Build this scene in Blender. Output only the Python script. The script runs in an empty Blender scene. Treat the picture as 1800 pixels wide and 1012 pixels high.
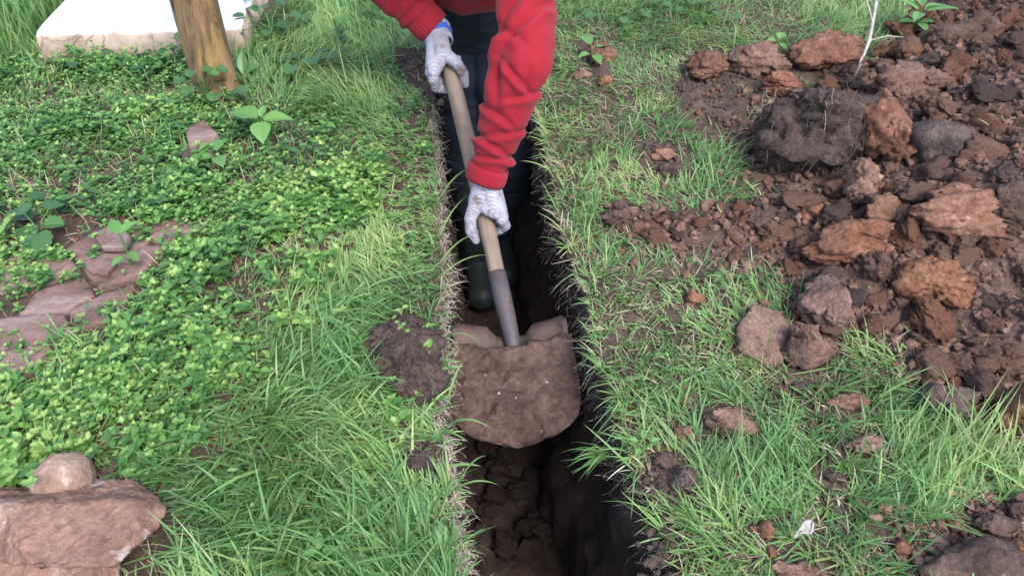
import bpy, bmesh, math, random
import numpy as np
from mathutils import Vector, Matrix

random.seed(7)
RNG = np.random.default_rng(7)
rad = math.radians
scene = bpy.context.scene
COL = scene.collection

# ------------------------------------------------------------------ camera
CAM_H, PITCH, FPX = 1.00, rad(43.0), 1300.0      # metres, angle below the horizon, focal length in photo pixels
cam_data = bpy.data.cameras.new('camera')
cam = bpy.data.objects.new('camera', cam_data)
COL.objects.link(cam)
cam.location = (0, 0, CAM_H)
cam.rotation_euler = (math.pi / 2 - PITCH, 0, 0)
cam_data.sensor_width = 36.0
cam_data.lens = 36.0 * FPX / 1800.0
cam_data.clip_start = 0.02
cam_data.clip_end = 1000.0
scene.camera = cam

# ------------------------------------------------------------------ world and sun (bright, softly clouded day)
SUN_EL, SUN_AZ = rad(52), rad(150)               # azimuth clockwise from +Y (away from the camera)
world = bpy.data.worlds.new('World')
scene.world = world
world.use_nodes = True
wn = world.node_tree.nodes
sky = wn.new('ShaderNodeTexSky')
sky.sky_type = 'NISHITA'
sky.sun_disc = False
sky.sun_elevation = SUN_EL
sky.sun_rotation = SUN_AZ
sky.air_density = 1.0
sky.dust_density = 2.0
sky.ozone_density = 1.0
world.node_tree.links.new(sky.outputs[0], wn['Background'].inputs[0])
wn['Background'].inputs[1].default_value = 0.15
sun_data = bpy.data.lights.new('sun', 'SUN')
sun_data.energy = 1.2
sun_data.angle = rad(24)
sun_data.color = (1.0, 0.985, 0.965)
sun = bpy.data.objects.new('sun', sun_data)
COL.objects.link(sun)
sd = Vector((math.sin(SUN_AZ) * math.cos(SUN_EL), math.cos(SUN_AZ) * math.cos(SUN_EL), math.sin(SUN_EL)))
sun.rotation_euler = (-sd).to_track_quat('-Z', 'Y').to_euler()
scene.view_settings.view_transform = 'Standard'
scene.view_settings.look = 'None'
scene.view_settings.gamma = 1.0
scene.view_settings.use_curve_mapping = False
scene.view_settings.exposure = 1.58
scene.cycles.max_bounces = 6
scene.cycles.diffuse_bounces = 4
scene.cycles.transmission_bounces = 4
scene.cycles.transparent_max_bounces = 4

# ------------------------------------------------------------------ numpy noise
_T = np.random.default_rng(11).random(65536)
def _h(i, j, k, s):
    n = (i.astype(np.int64) * 73856093) ^ (j.astype(np.int64) * 19349663) ^ (k.astype(np.int64) * 83492791) ^ (s * 2654435761)
    n = (n ^ (n >> 13)) * 1274126177
    return _T[(n ^ (n >> 16)) & 65535]
def vnoise(p, seed=0):
    p = np.asarray(p, float)
    f = np.floor(p); t = p - f; t = t * t * t * (t * (t * 6 - 15) + 10)
    f = f.astype(np.int64); r = 0
    for a in (0, 1):
        wa = t[:, 0] if a else 1 - t[:, 0]
        for b in (0, 1):
            wb = t[:, 1] if b else 1 - t[:, 1]
            for c in (0, 1):
                wc = t[:, 2] if c else 1 - t[:, 2]
                r = r + wa * wb * wc * _h(f[:, 0] + a, f[:, 1] + b, f[:, 2] + c, seed)
    return r * 2 - 1
def fbm(p, oct=4, seed=0, lac=2.03, gain=0.5):
    p = np.asarray(p, float); a = 1.0; r = np.zeros(len(p)); n = 0
    for o in range(oct):
        r += a * vnoise(p, seed + o * 17); n += a; a *= gain; p = p * lac + 3.7
    return r / n
def worley(p, seed=0):
    p = np.asarray(p, float); f = np.floor(p).astype(np.int64)
    best = np.full(len(p), 9.0)
    for a in (-1, 0, 1):
        for b in (-1, 0, 1):
            for c in (-1, 0, 1):
                i, j, k = f[:, 0] + a, f[:, 1] + b, f[:, 2] + c
                q = np.stack([i + _h(i, j, k, seed), j + _h(i, j, k, seed + 1), k + _h(i, j, k, seed + 2)], 1)
                best = np.minimum(best, ((q - p) ** 2).sum(1))
    return np.sqrt(best)
def p3(x, y, z=0.0):
    x = np.asarray(x, float); y = np.asarray(y, float)
    return np.stack([x.ravel(), y.ravel(), np.broadcast_to(z, x.shape).ravel()], 1)
def sstep(a, b, x):
    t = np.clip((x - a) / (b - a), 0, 1); return t * t * (3 - 2 * t)

# ------------------------------------------------------------------ ground measured off the photograph
SP, CP = math.sin(PITCH), math.cos(PITCH)
def P(px, py, z=0.0):
    """photo pixel -> point of the horizontal plane at height z"""
    u, v = (px - 900.0) / FPX, (py - 506.0) / FPX
    Z = (CAM_H - z) / (SP + v * CP)
    return Vector((u * Z, Z * (CP - v * SP), z))
def PZ(px, py, Z):
    u, v = (px - 900.0) / FPX, (py - 506.0) / FPX
    return Vector((u * Z, Z * (CP - v * SP), CAM_H - Z * (SP + v * CP)))
def to_px(x, y, z=0.0):
    d = CAM_H - z
    Z = y * CP + d * SP
    Z = np.where(Z > 0.05, Z, np.nan) if isinstance(Z, np.ndarray) else Z
    return 900 + FPX * x / Z, 506 + FPX * (d * CP - y * SP) / Z
def poly(pts, z=0.0):
    return np.array([P(a, b, z)[:2] for a, b in pts])
def sdist(x, y, pg):
    """signed distance to a polygon, positive inside"""
    x = np.asarray(x, float).ravel(); y = np.asarray(y, float).ravel()
    d = np.full(len(x), 1e9); ins = np.zeros(len(x), bool)
    for i in range(len(pg)):
        ax, ay = pg[i]; bx, by = pg[(i + 1) % len(pg)]
        ex, ey = bx - ax, by - ay
        t = np.clip(((x - ax) * ex + (y - ay) * ey) / (ex * ex + ey * ey + 1e-12), 0, 1)
        d = np.minimum(d, (x - ax - t * ex) ** 2 + (y - ay - t * ey) ** 2)
        c = ((ay > y) != (by > y))
        with np.errstate(divide='ignore', invalid='ignore'):
            ins ^= c & (x < (bx - ax) * (y - ay) / (by - ay + 1e-12) + ax)
    return np.where(ins, 1, -1) * np.sqrt(d)

L_PTS = [(752, 120), (758, 190), (768, 300), (774, 400), (782, 500), (776, 600), (780, 700), (790, 800), (800, 900), (808, 1000)]
R_PTS = [(925, 120), (952, 250), (976, 350), (992, 430), (1030, 520), (1042, 600), (1070, 680), (1092, 760), (1132, 850), (1160, 920), (1198, 1000)]
def edge_fn(pts, seed):
    w = np.array([P(a, b)[:2] for a, b in pts])
    w = w[np.argsort(w[:, 1])]
    s0 = -0.12
    def f(y):
        y = np.asarray(y, float)
        r = np.interp(y, w[:, 1], w[:, 0])
        r = np.where(y < w[0, 1], w[0, 0] + (y - w[0, 1]) * s0, r)
        r = np.where(y > w[-1, 1], w[-1, 0] + (y - w[-1, 1]) * s0, r)
        q = p3(y.ravel() * 9, np.zeros(y.size) + seed)
        q2 = p3(y.ravel() * 38, np.zeros(y.size) + seed)
        return r + 0.010 * vnoise(q, 3).reshape(y.shape) + 0.006 * vnoise(q2, 4).reshape(y.shape)
    return f
edgeL, edgeR = edge_fn(L_PTS, 1.5), edge_fn(R_PTS, 8.5)
TR0, TR1, DEPTH = -0.9, 2.75, 0.60

HEAP = poly([(1660, -70), (1570, 60), (1500, 120), (1420, 165), (1340, 200), (1290, 275), (1335, 345), (1200, 372), (1085, 368), (1085, 410),
             (1200, 455), (1330, 468), (1400, 520), (1400, 590), (1450, 625), (1560, 590), (1590, 650), (1680, 720), (1740, 770), (1900, 830), (2900, 900), (3000, -70)])
BARE = [poly(q) for q in (
    [(1180, 150), (1260, 130), (1420, 165), (1335, 200), (1300, 270), (1230, 250), (1190, 210)],
    [(655, 610), (715, 570), (755, 600), (765, 690), (730, 705), (670, 660)],
    [(715, 775), (760, 780), (770, 845), (730, 840)],
    [(690, 95), (745, 90), (775, 150), (770, 185), (725, 150)],
    [(1010, 75), (1075, 75), (1080, 150), (1030, 150)],
    [(1600, 935), (1720, 900), (1830, 880), (1900, 1060), (1600, 1060)],
    [(1125, 830), (1200, 810), (1230, 870), (1180, 900), (1130, 880)],
    [(1150, 930), (1215, 940), (1235, 1030), (1150, 1030)],
    [(1110, 250), (1190, 260), (1190, 310), (1120, 300)])]
PATH = poly([(-400, 395), (120, 385), (240, 378), (340, 372), (372, 395), (300, 440), (250, 500), (215, 560), (110, 600), (60, 660), (30, 740), (-400, 760)])
WEED = poly([(-500, 110), (60, 120), (330, 112), (430, 170), (560, 205), (640, 330), (600, 430), (520, 520), (430, 620), (330, 720), (230, 800), (60, 850), (-500, 870)])

MOUND = poly([(655, 610), (715, 570), (755, 600), (765, 690), (730, 705), (670, 660)])
def heap_h(x, y):
    d = sdist(x, y, HEAP)
    n = fbm(p3(np.asarray(x) * 3.1, np.asarray(y) * 3.1), 3, 40)
    return sstep(-0.02, 0.60, d) * (0.15 + 0.07 * n)
def gz_base(x, y):
    x = np.asarray(x, float).ravel(); y = np.asarray(y, float).ravel()
    far = np.clip(1 - np.hypot(x, y - 1.5) / 7.0, 0, 1)
    return .030 * sstep(-.005, .045, sdist(x, y, MOUND)) * (1 + .6 * fbm(p3(x * 25, y * 25), 2, 24)) + far * (0.016 * fbm(p3(x * 2.2, y * 2.2), 3, 21) + 0.006 * fbm(p3(x * 11, y * 11), 2, 22))
def gz(x, y, fine=False):
    x = np.asarray(x, float).ravel(); y = np.asarray(y, float).ravel()
    h = heap_h(x, y)
    z = gz_base(x, y) + h
    if fine:
        m = sstep(0.0, 0.03, h)
        for b in BARE:
            m = np.maximum(m, sstep(-0.01, 0.03, sdist(x, y, b)))
        w = 1 - worley(p3(x * 26, y * 26), 5); w2 = 1 - worley(p3(x * 62, y * 62), 6)
        z = z + m * (0.022 * w + 0.010 * w2 + 0.02 * fbm(p3(x * 14, y * 14), 3, 77) - 0.008)
    return z
def gz1(x, y): return float(gz([x], [y])[0])
def G(px, py, lift=0.0):
    """photo pixel -> point on the terrain"""
    z = 0.0
    for _ in range(6):
        q = P(px, py, z + lift); z = gz1(q.x, q.y)
    return Vector((q.x, q.y, z))

# ------------------------------------------------------------------ mesh and object helpers
def mesh_np(name, verts, faces, uv=None, smooth=True):
    """faces: list of int arrays (n,3) / (n,4); uv: one (u,v) per vertex"""
    me = bpy.data.meshes.new(name)
    verts = np.ascontiguousarray(verts, np.float32)
    me.vertices.add(len(verts)); me.vertices.foreach_set('co', verts.ravel())
    li = np.concatenate([f.ravel() for f in faces]).astype(np.int32)
    tot = np.concatenate([np.full(len(f), f.shape[1], np.int32) for f in faces])
    st = np.concatenate([[0], np.cumsum(tot)[:-1]]).astype(np.int32)
    me.loops.add(len(li)); me.loops.foreach_set('vertex_index', li)
    me.polygons.add(len(tot)); me.polygons.foreach_set('loop_start', st)
    me.polygons.foreach_set('use_smooth', np.full(len(tot), smooth, bool))
    if uv is not None:
        l = me.uv_layers.new(name='uv'); l.data.foreach_set('uv', np.ascontiguousarray(np.asarray(uv, np.float32)[li]).ravel())
    me.update(calc_edges=True)
    return me
def obj(name, me, mat=None, parent=None, loc=None, label=None, cat=None, group=None, kind=None):
    o = bpy.data.objects.new(name, me); COL.objects.link(o)
    if mat is not None and me is not None and len(me.materials) == 0: me.materials.append(mat)
    if parent is not None: o.parent = parent
    if loc is not None: o.location = loc
    if label: o['label'] = label
    if cat: o['category'] = cat
    if group: o['group'] = group
    if kind: o['kind'] = kind
    return o
def grid_faces(nr, nc, wrap=False):
    r, c = np.meshgrid(np.arange(nr - 1), np.arange(nc if wrap else nc - 1), indexing='ij')
    a = r * nc + c; b = r * nc + (c + 1) % nc
    return np.stack([a, b, b + nc, a + nc], -1).reshape(-1, 4)
def ico(sub):
    bm = bmesh.new(); bmesh.ops.create_icosphere(bm, subdivisions=sub, radius=1)
    v = np.array([q.co[:] for q in bm.verts]); f = np.array([[q.index for q in p.verts] for p in bm.faces]); bm.free()
    return v / np.linalg.norm(v, axis=1)[:, None], f
ICO = {s: ico(s) for s in (1, 2, 3, 4, 5)}
def tube_np(pts, radii, n=8, cap=True):
    """swept tube along points"""
    pts = [Vector(p) for p in pts]; V = []; k = len(pts)
    t0 = (pts[1] - pts[0]).normalized(); ref = Vector((0, 0, 1)) if abs(t0.z) < .9 else Vector((1, 0, 0))
    a = t0.cross(ref).normalized()
    for i, p in enumerate(pts):
        t = (pts[min(i + 1, k - 1)] - pts[max(i - 1, 0)]).normalized()
        a = (a - t * a.dot(t)).normalized(); b = t.cross(a)
        for j in range(n):
            an = 2 * math.pi * j / n
            V.append(p + (a * math.cos(an) + b * math.sin(an)) * radii[i])
    V = np.array([v[:] for v in V]); F = [grid_faces(k, n, True)]
    if cap:
        V = np.vstack([V, np.array(pts[0])[None], np.array(pts[-1])[None]])
        j = np.arange(n); e = len(V)
        F.append(np.concatenate([np.stack([(j + 1) % n, j, np.full(n, e - 2)], 1),
                                 np.stack([(k - 1) * n + j, (k - 1) * n + (j + 1) % n, np.full(n, e - 1)], 1)]))
    return V, F
def join_np(parts):
    V = []; F3 = []; F4 = []; n = 0
    for v, fs in parts:
        V.append(v)
        for f in fs: (F3 if f.shape[1] == 3 else F4).append(f + n)
        n += len(v)
    F = []
    if F4: F.append(np.concatenate(F4))
    if F3: F.append(np.concatenate(F3))
    return np.vstack(V), F
def normals_of(v, f):
    n = np.zeros_like(v); fn = np.cross(v[f[:, 1]] - v[f[:, 0]], v[f[:, 2]] - v[f[:, 0]])
    for i in range(3): np.add.at(n, f[:, i], fn)
    return n / (np.linalg.norm(n, axis=1)[:, None] + 1e-12)

# ------------------------------------------------------------------ materials
class NT:
    def __init__(self, name):
        self.m = bpy.data.materials.new(name); self.m.use_nodes = True
        self.t = self.m.node_tree; self.b = self.t.nodes['Principled BSDF']
        self.b.inputs['Specular IOR Level'].default_value = 0.25
    def n(self, kind, **k):
        q = self.t.nodes.new(kind)
        for a, b in k.items():
            if a in q.inputs: q.inputs[a].default_value = b
            else: setattr(q, a, b)
        return q
    def l(self, a, b): self.t.links.new(a, b)
    def coord(self, which='Object'): return self.n('ShaderNodeTexCoord').outputs[which]
    def noise(self, vec, scale, detail=4, rough=0.6, dist=0.0):
        q = self.n('ShaderNodeTexNoise'); q.inputs['Scale'].default_value = scale; q.inputs['Detail'].default_value = detail
        q.inputs['Roughness'].default_value = rough; q.inputs['Distortion'].default_value = dist
        if vec is not None: self.l(vec, q.inputs['Vector'])
        return q.outputs['Fac']
    def ramp(self, fac, stops):
        q = self.n('ShaderNodeValToRGB'); e = q.color_ramp.elements
        while len(e) < len(stops): e.new(0.5)
        for i, (p, c) in enumerate(stops):
            e[i].position = p; e[i].color = (c[0], c[1], c[2], 1)
        self.l(fac, q.inputs[0]); return q.outputs[0]
    def mix(self, fac, a, b, mode='MIX'):
        q = self.n('ShaderNodeMix', data_type='RGBA', blend_type=mode)
        for s, i in ((fac, 0), (a, 6), (b, 7)):
            if isinstance(s, (int, float)): q.inputs[i].default_value = s
            elif isinstance(s, (tuple, list)): q.inputs[i].default_value = (*s[:3], 1)
            else: self.l(s, q.inputs[i])
        return q.outputs[2]
    def math(self, op, a, b=0.0):
        q = self.n('ShaderNodeMath', operation=op)
        for s, i in ((a, 0), (b, 1)):
            if isinstance(s, (int, float)): q.inputs[i].default_value = s
            else: self.l(s, q.inputs[i])
        return q.outputs[0]
    def bump(self, h, strength, dist=0.01, prev=None):
        q = self.n('ShaderNodeBump'); q.inputs['Strength'].default_value = strength; q.inputs['Distance'].default_value = dist
        self.l(h, q.inputs['Height'])
        if prev is not None: self.l(prev, q.inputs['Normal'])
        return q.outputs[0]
    def done(self, color=None, rough=None, normal=None):
        for s, nm in ((color, 'Base Color'), (rough, 'Roughness'), (normal, 'Normal')):
            if s is None: continue
            if isinstance(s, (int, float)): self.b.inputs[nm].default_value = s
            elif isinstance(s, (tuple, list)): self.b.inputs[nm].default_value = (*s[:3], 1)
            else: self.l(s, self.b.inputs[nm])
        return self.m

def soil_mat(name, dark, mid, light, pale=None, scale=1.0, rough=0.95, bump=1.0, rnd=0.35):
    t = NT(name); c = t.coord('Object')
    oi = t.n('ShaderNodeObjectInfo')
    off = t.n('ShaderNodeVectorMath', operation='ADD'); t.l(c, off.inputs[0])
    cmb = t.n('ShaderNodeCombineXYZ'); t.l(t.math('MULTIPLY', oi.outputs['Random'], 37.0), cmb.inputs[0]); t.l(cmb.outputs[0], off.inputs[1])
    v = off.outputs[0]
    n1 = t.noise(v, 22 * scale, 6, 0.68, 0.4)
    col = t.ramp(n1, [(0.30, dark), (0.5, mid), (0.72, light)])
    n2 = t.noise(v, 120 * scale, 4, 0.75)
    col = t.mix(0.7, col, t.ramp(n2, [(0.3, (0.45, 0.45, 0.45)), (0.7, (1.35, 1.35, 1.35))]), 'MULTIPLY')
    if pale:
        n3 = t.noise(v, 55 * scale, 3, 0.6)
        col = t.mix(t.ramp(n3, [(0.66, (0, 0, 0)), (0.74, (1, 1, 1))]), col, pale)
    hs = t.n('ShaderNodeHueSaturation'); t.l(col, hs.inputs['Color'])
    t.l(t.math('ADD', t.math('MULTIPLY', oi.outputs['Random'], rnd * 1.4), 1 - rnd * 0.7), hs.inputs['Value'])
    t.l(t.math('ADD', t.math('MULTIPLY', t.math('FRACT', t.math('MULTIPLY', oi.outputs['Random'], 7.31)), 0.34), 0.84), hs.inputs['Saturation'])
    vo = t.n('ShaderNodeTexVoronoi'); vo.inputs['Scale'].default_value = 95 * scale; t.l(v, vo.inputs['Vector'])
    b1 = t.bump(vo.outputs['Distance'], 0.55 * bump, 0.006)
    b2 = t.bump(t.noise(v, 260 * scale, 5, 0.7), 0.7 * bump, 0.004, b1)
    b3 = t.bump(n1, 0.5 * bump, 0.02, b2)
    return t.done(hs.outputs[0], rough, b3)

SOIL_D, SOIL_M, SOIL_L = (0.052, 0.029, 0.021), (0.120, 0.066, 0.047), (0.210, 0.123, 0.090)
M_SOIL = soil_mat('soil_red_brown', SOIL_D, SOIL_M, SOIL_L, None)
M_CLOD = soil_mat('clod_red_brown', (0.082, 0.043, 0.030), (0.190, 0.099, 0.069), (0.30, 0.170, 0.122), (0.37, 0.25, 0.19), rnd=0.24)
M_ORANGE = soil_mat('clod_orange', (0.11, 0.056, 0.036), (0.215, 0.115, 0.075), (0.31, 0.180, 0.122), (0.37, 0.25, 0.185), rnd=0.15)
M_DARK = soil_mat('clod_dark_humus', (0.042, 0.027, 0.022), (0.095, 0.061, 0.049), (0.17, 0.113, 0.092), (0.2, 0.16, 0.14), rnd=0.3)
M_GREY = soil_mat('clod_grey_brown', (0.055, 0.038, 0.034), (0.105, 0.074, 0.066), (0.17, 0.125, 0.113), rnd=0.2)

M_SOD = soil_mat('sod_humus', (0.032, 0.023, 0.020), (0.075, 0.053, 0.046), (0.14, 0.103, 0.089), (0.22, 0.18, 0.155), rnd=0.1, bump=1.3)

def trench_mat():
    t = NT('trench_soil'); c = t.coord('Object')
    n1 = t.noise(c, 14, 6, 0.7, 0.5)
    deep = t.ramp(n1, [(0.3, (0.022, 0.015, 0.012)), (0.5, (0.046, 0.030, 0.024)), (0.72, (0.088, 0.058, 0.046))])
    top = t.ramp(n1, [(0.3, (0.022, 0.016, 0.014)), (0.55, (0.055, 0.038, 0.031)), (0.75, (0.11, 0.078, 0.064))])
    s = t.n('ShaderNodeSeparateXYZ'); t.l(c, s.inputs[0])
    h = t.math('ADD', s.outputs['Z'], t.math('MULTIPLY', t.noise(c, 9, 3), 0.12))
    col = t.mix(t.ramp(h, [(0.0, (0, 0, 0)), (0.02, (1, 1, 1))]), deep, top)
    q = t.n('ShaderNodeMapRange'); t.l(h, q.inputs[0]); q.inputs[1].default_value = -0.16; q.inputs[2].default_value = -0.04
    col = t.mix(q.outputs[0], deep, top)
    mp = t.n('ShaderNodeMapping'); mp.inputs['Scale'].default_value = (1, 1, 0.18); t.l(c, mp.inputs[0])
    b1 = t.bump(t.noise(mp.outputs[0], 45, 4, 0.6), 0.7, 0.015)
    b2 = t.bump(t.noise(c, 170, 5, 0.72), 0.8, 0.006, b1)
    return t.done(col, 0.95, b2)
M_TRENCH = trench_mat()

def ground_mat():
    t = NT('lawn_soil'); c = t.coord('Object')
    n1 = t.noise(c, 9, 6, 0.7)
    col = t.ramp(n1, [(0.3, (0.045, 0.032, 0.024)), (0.55, (0.10, 0.066, 0.050)), (0.75, (0.18, 0.115, 0.088))])
    n2 = t.noise(c, 120, 4, 0.75)
    col = t.mix(0.7, col, t.ramp(n2, [(0.3, (0.45, 0.45, 0.45)), (0.7, (1.4, 1.4, 1.4))]), 'MULTIPLY')
    geo = t.n('ShaderNodeVertexColor') if False else None
    # far from the dug garden the sheet is plain meadow
    ln = t.n('ShaderNodeVectorMath', operation='LENGTH'); t.l(c, ln.inputs[0])
    q = t.n('ShaderNodeMapRange'); t.l(ln.outputs['Value'], q.inputs[0]); q.inputs[1].default_value = 3.6; q.inputs[2].default_value = 5.0
    mead = t.ramp(t.noise(c, 30, 5, 0.7), [(0.3, (0.03, 0.06, 0.02)), (0.7, (0.08, 0.14, 0.04))])
    col = t.mix(q.outputs[0], col, mead)
    b1 = t.bump(n1, 0.5, 0.02); b2 = t.bump(n2, 0.9, 0.006, b1)
    return t.done(col, 0.95, b2)
M_GROUND = ground_mat()

def blade_mat(name, stops, tip, transl=0.35, rough=0.5):
    t = NT(name); uv = t.n('ShaderNodeUVMap'); s = t.n('ShaderNodeSeparateXYZ'); t.l(uv.outputs[0], s.inputs[0])
    col = t.ramp(s.outputs['X'], stops)
    q = t.n('ShaderNodeMapRange'); t.l(s.outputs['Y'], q.inputs[0]); q.inputs[1].default_value = 0.75; q.inputs[2].default_value = 1.0
    col = t.mix(t.math('MULTIPLY', q.outputs[0], 0.5), col, tip)
    t.done(col, rough); t.b.inputs['Specular IOR Level'].default_value = 0.55
    tr = t.n('ShaderNodeBsdfTranslucent'); t.l(col, tr.inputs[0])
    ms = t.n('ShaderNodeMixShader'); ms.inputs[0].default_value = transl
    out = t.t.nodes['Material Output']; t.l(t.b.outputs[0], ms.inputs[1]); t.l(tr.outputs[0], ms.inputs[2]); t.l(ms.outputs[0], out.inputs[0])
    return t.m
M_GRASS = blade_mat('grass_blade', [(0.0, (0.065, 0.150, 0.040)), (0.30, (0.120, 0.265, 0.075)), (0.55, (0.185, 0.355, 0.115)), (0.80, (0.265, 0.425, 0.120)), (1.0, (0.39, 0.45, 0.18))], (0.30, 0.40, 0.20), 0.42)
M_STRAW = blade_mat('dry_grass', [(0.0, (0.12, 0.09, 0.055)), (0.4, (0.26, 0.205, 0.125)), (0.8, (0.42, 0.35, 0.24)), (1.0, (0.55, 0.48, 0.37))], (0.45, 0.38, 0.27), 0.2, 0.7)
M_WEED = blade_mat('weed_leaf', [(0.0, (0.055, 0.145, 0.040)), (0.4, (0.105, 0.250, 0.060)), (0.75, (0.180, 0.350, 0.080)), (1.0, (0.30, 0.44, 0.12))], (0.16, 0.30, 0.07), 0.35, 0.5)
M_BROAD = blade_mat('broad_leaf', [(0.0, (0.040, 0.105, 0.035)), (0.5, (0.070, 0.17, 0.050)), (1.0, (0.15, 0.32, 0.080))], (0.09, 0.19, 0.06), 0.3, 0.45)
M_ROOT = blade_mat('root_fibre', [(0.0, (0.05, 0.036, 0.028)), (0.5, (0.13, 0.095, 0.07)), (1.0, (0.42, 0.35, 0.27))], (0.3, 0.24, 0.18), 0.05, 0.8)

# ------------------------------------------------------------------ the ground sheet
near = np.arange(-1.3, 3.4001, 0.016)
rows = np.concatenate([[-200, -60, -20, -8, -4, -2.2, -1.6], near, [3.6, 4.0, 5, 8, 20, 60, 200]])
rows[np.argmin(np.abs(rows - TR0))] = TR0; rows[np.argmin(np.abs(rows - TR1))] = TR1
off = np.concatenate([[0, .006, .014, .024], np.arange(.036, 2.3, .016), np.geomspace(2.35, 200, 18)])
nr, nc = len(rows), len(off)
YY = np.repeat(rows[:, None], nc, 1)
XL = edgeL(np.clip(rows, -2, 4))[:, None] - off[None]
XR = edgeR(np.clip(rows, -2, 4))[:, None] + off[None]
def sheet(X):
    z = gz(X, YY, True).reshape(X.shape)
    lip = np.exp(-off / 0.012)[None] * 0.012
    inside = ((YY >= TR0) & (YY <= TR1))
    return np.stack([X, YY, z - lip * inside], -1).reshape(-1, 3)
VL, VR = sheet(XL), sheet(XR)
fL = grid_faces(nr, nc)[:, ::-1]; fR = grid_faces(nr, nc) + len(VL)
i = np.arange(nr - 1); sel = ~((rows[i] >= TR0 - 1e-6) & (rows[i + 1] <= TR1 + 1e-6)); i = i[sel]
fC = np.stack([i * nc, i * nc + len(VL), (i + 1) * nc + len(VL), (i + 1) * nc], 1)
ground = obj('ground', mesh_np('ground', np.vstack([VL, VR]), [np.concatenate([fL, fR, fC])]), M_GROUND, kind='structure')
me = ground.data; me.materials.append(M_SOIL)
cen = np.empty(len(me.polygons) * 3); me.polygons.foreach_get('center', cen); cen = cen.reshape(-1, 3)
mi = (heap_h(cen[:, 0], cen[:, 1]) > 0.004).astype(np.int32)
me.polygons.foreach_set('material_index', mi)

# ------------------------------------------------------------------ the trench
ri = np.where((rows >= TR0 - 1e-6) & (rows <= TR1 + 1e-6))[0]
ty = rows[ri]; tl = VL.reshape(nr, nc, 3)[ri, 0]; trr = VR.reshape(nr, nc, 3)[ri, 0]
nw, nf = 26, 14
prof = []
ts = np.linspace(0, 1, nw)
def wall(lip, side):
    """side +1: left wall (soil towards -x)"""
    out = []
    n = len(ty)
    for k, s in enumerate(ts):
        d = s * DEPTH
        x = lip[:, 0] + side * (0.030 * s + 0.012 * sstep(0.4, 0.8, s) - 0.008 * sstep(0.02, .15, s))
        q = p3(ty * 7, np.full(n, s * 1.2) + side * 10)
        q2 = p3(ty * 30, np.full(n, s * 7) + side * 10)
        q3 = p3(ty * 70, np.full(n, s * 38) + side * 10)
        a = min(1, s * 12)
        cut = (np.floor((ty + 0.03 * np.sin(s * 5)) * 8) % 2) * 0.010            # flats left by the spade
        x = x + a * side * (0.013 * vnoise(q, 51) + 0.010 * vnoise(q2, 52) + 0.007 * vnoise(q3, 53) + cut * (0.3 + s))
        if side < 0: x = x - 0.018 * sstep(0.55, 0.62, s) * (1 + 0.5 * vnoise(q, 59))
        z = lip[:, 2] * (1 - s) - d
        y = ty + a * 0.006 * vnoise(q2, 54)
        out.append(np.stack([x, y, z], -1))
    return out
WLp = wall(tl, 1); WRp = wall(trr, -1)
fl = []
for k in range(1, nf + 1):
    t = k / (nf + 1)
    b = WLp[-1] * (1 - t) + WRp[-1] * t
    q = b.copy()
    w = (1 - worley(q * 13, 61)) * 0.04 + 0.03 * fbm(q * 9, 3, 62)
    b[:, 2] += w
    fl.append(b)
prof = np.stack(WLp + fl + WRp[::-1], 1)
npz = prof.shape[1]
tv = prof.reshape(-1, 3)
tf = [grid_faces(len(ty), npz)]
capA = [list(range(npz))[::-1], [(len(ty) - 1) * npz + k for k in range(npz)]]
me = mesh_np('trench', tv, tf)
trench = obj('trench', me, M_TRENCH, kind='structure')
bm = bmesh.new(); bm.from_mesh(me); bm.verts.ensure_lookup_table()
for c in capA:
    try: bm.faces.new([bm.verts[k] for k in c])
    except ValueError: pass
bm.to_mesh(me); bm.free()

# ------------------------------------------------------------------ lumps of soil and stone
def lump(seed, sub=3, stretch=(1, 1, 1), facets=5, crumb=0.10, soft=0.18):
    r = np.random.default_rng(seed); v, f = ICO[sub]; v = v.copy()
    rr = np.ones(len(v))
    for _ in range(facets):                                                  # broken flats
        n = r.normal(size=3); n /= np.linalg.norm(n); d = r.uniform(0.55, 0.86)
        c = v @ n; rr = np.where(c * rr > d, np.minimum(rr, d / np.maximum(c, 0.05)), rr)
    o = r.uniform(0, 50, 3)
    p = v * rr[:, None]
    p = p * (1 + soft * fbm(v * 1.6 + o, 3, 3))[:, None]
    if crumb:
        p = p * (1 + crumb * (0.5 - worley(v * 3.2 + o, 9)) + 0.5 * crumb * (0.5 - worley(v * 7.5 + o, 10)) + 0.22 * crumb * (0.5 - worley(v * 17 + o, 11)) + 0.35 * crumb * fbm(v * 14 + o, 2, 12))[:, None]
    p = p * np.array(stretch)
    return p, f
def crumbly(seed, stretch=(1, 1, 1), n=4, sub=3, facets=5, crumb=.4, soft=.3, cuts=True):
    """a broken clod: several lumps grown together"""
    r = np.random.default_rng(seed); vs = []; fs = []; N = 0
    for k in range(n):
        p, f = lump(seed * 13 + k, sub if k else sub + 1 if sub < 4 else sub, (1, r.uniform(.7, 1), r.uniform(.7, 1)), facets, crumb, soft)
        if k:
            d = r.normal(size=3); d /= np.linalg.norm(d); p = p * r.uniform(.3, .62) + d * r.uniform(.45, .78)
        else: p = p * .86
        vs.append(p); fs.append(f + N); N += len(p)
    V = np.vstack(vs)
    for _ in range(int(r.integers(1, 4)) if cuts else 0):                                   # faces sheared flat by the spade
        m = r.normal(size=3); m /= np.linalg.norm(m); m[2] = abs(m[2]); d = r.uniform(.50, .72)
        h = V @ m; V = np.where((h > d)[:, None], V - np.outer((h - d) * .93, m), V)
    return V * np.array(stretch), np.concatenate(fs)
CLODS = []
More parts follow.
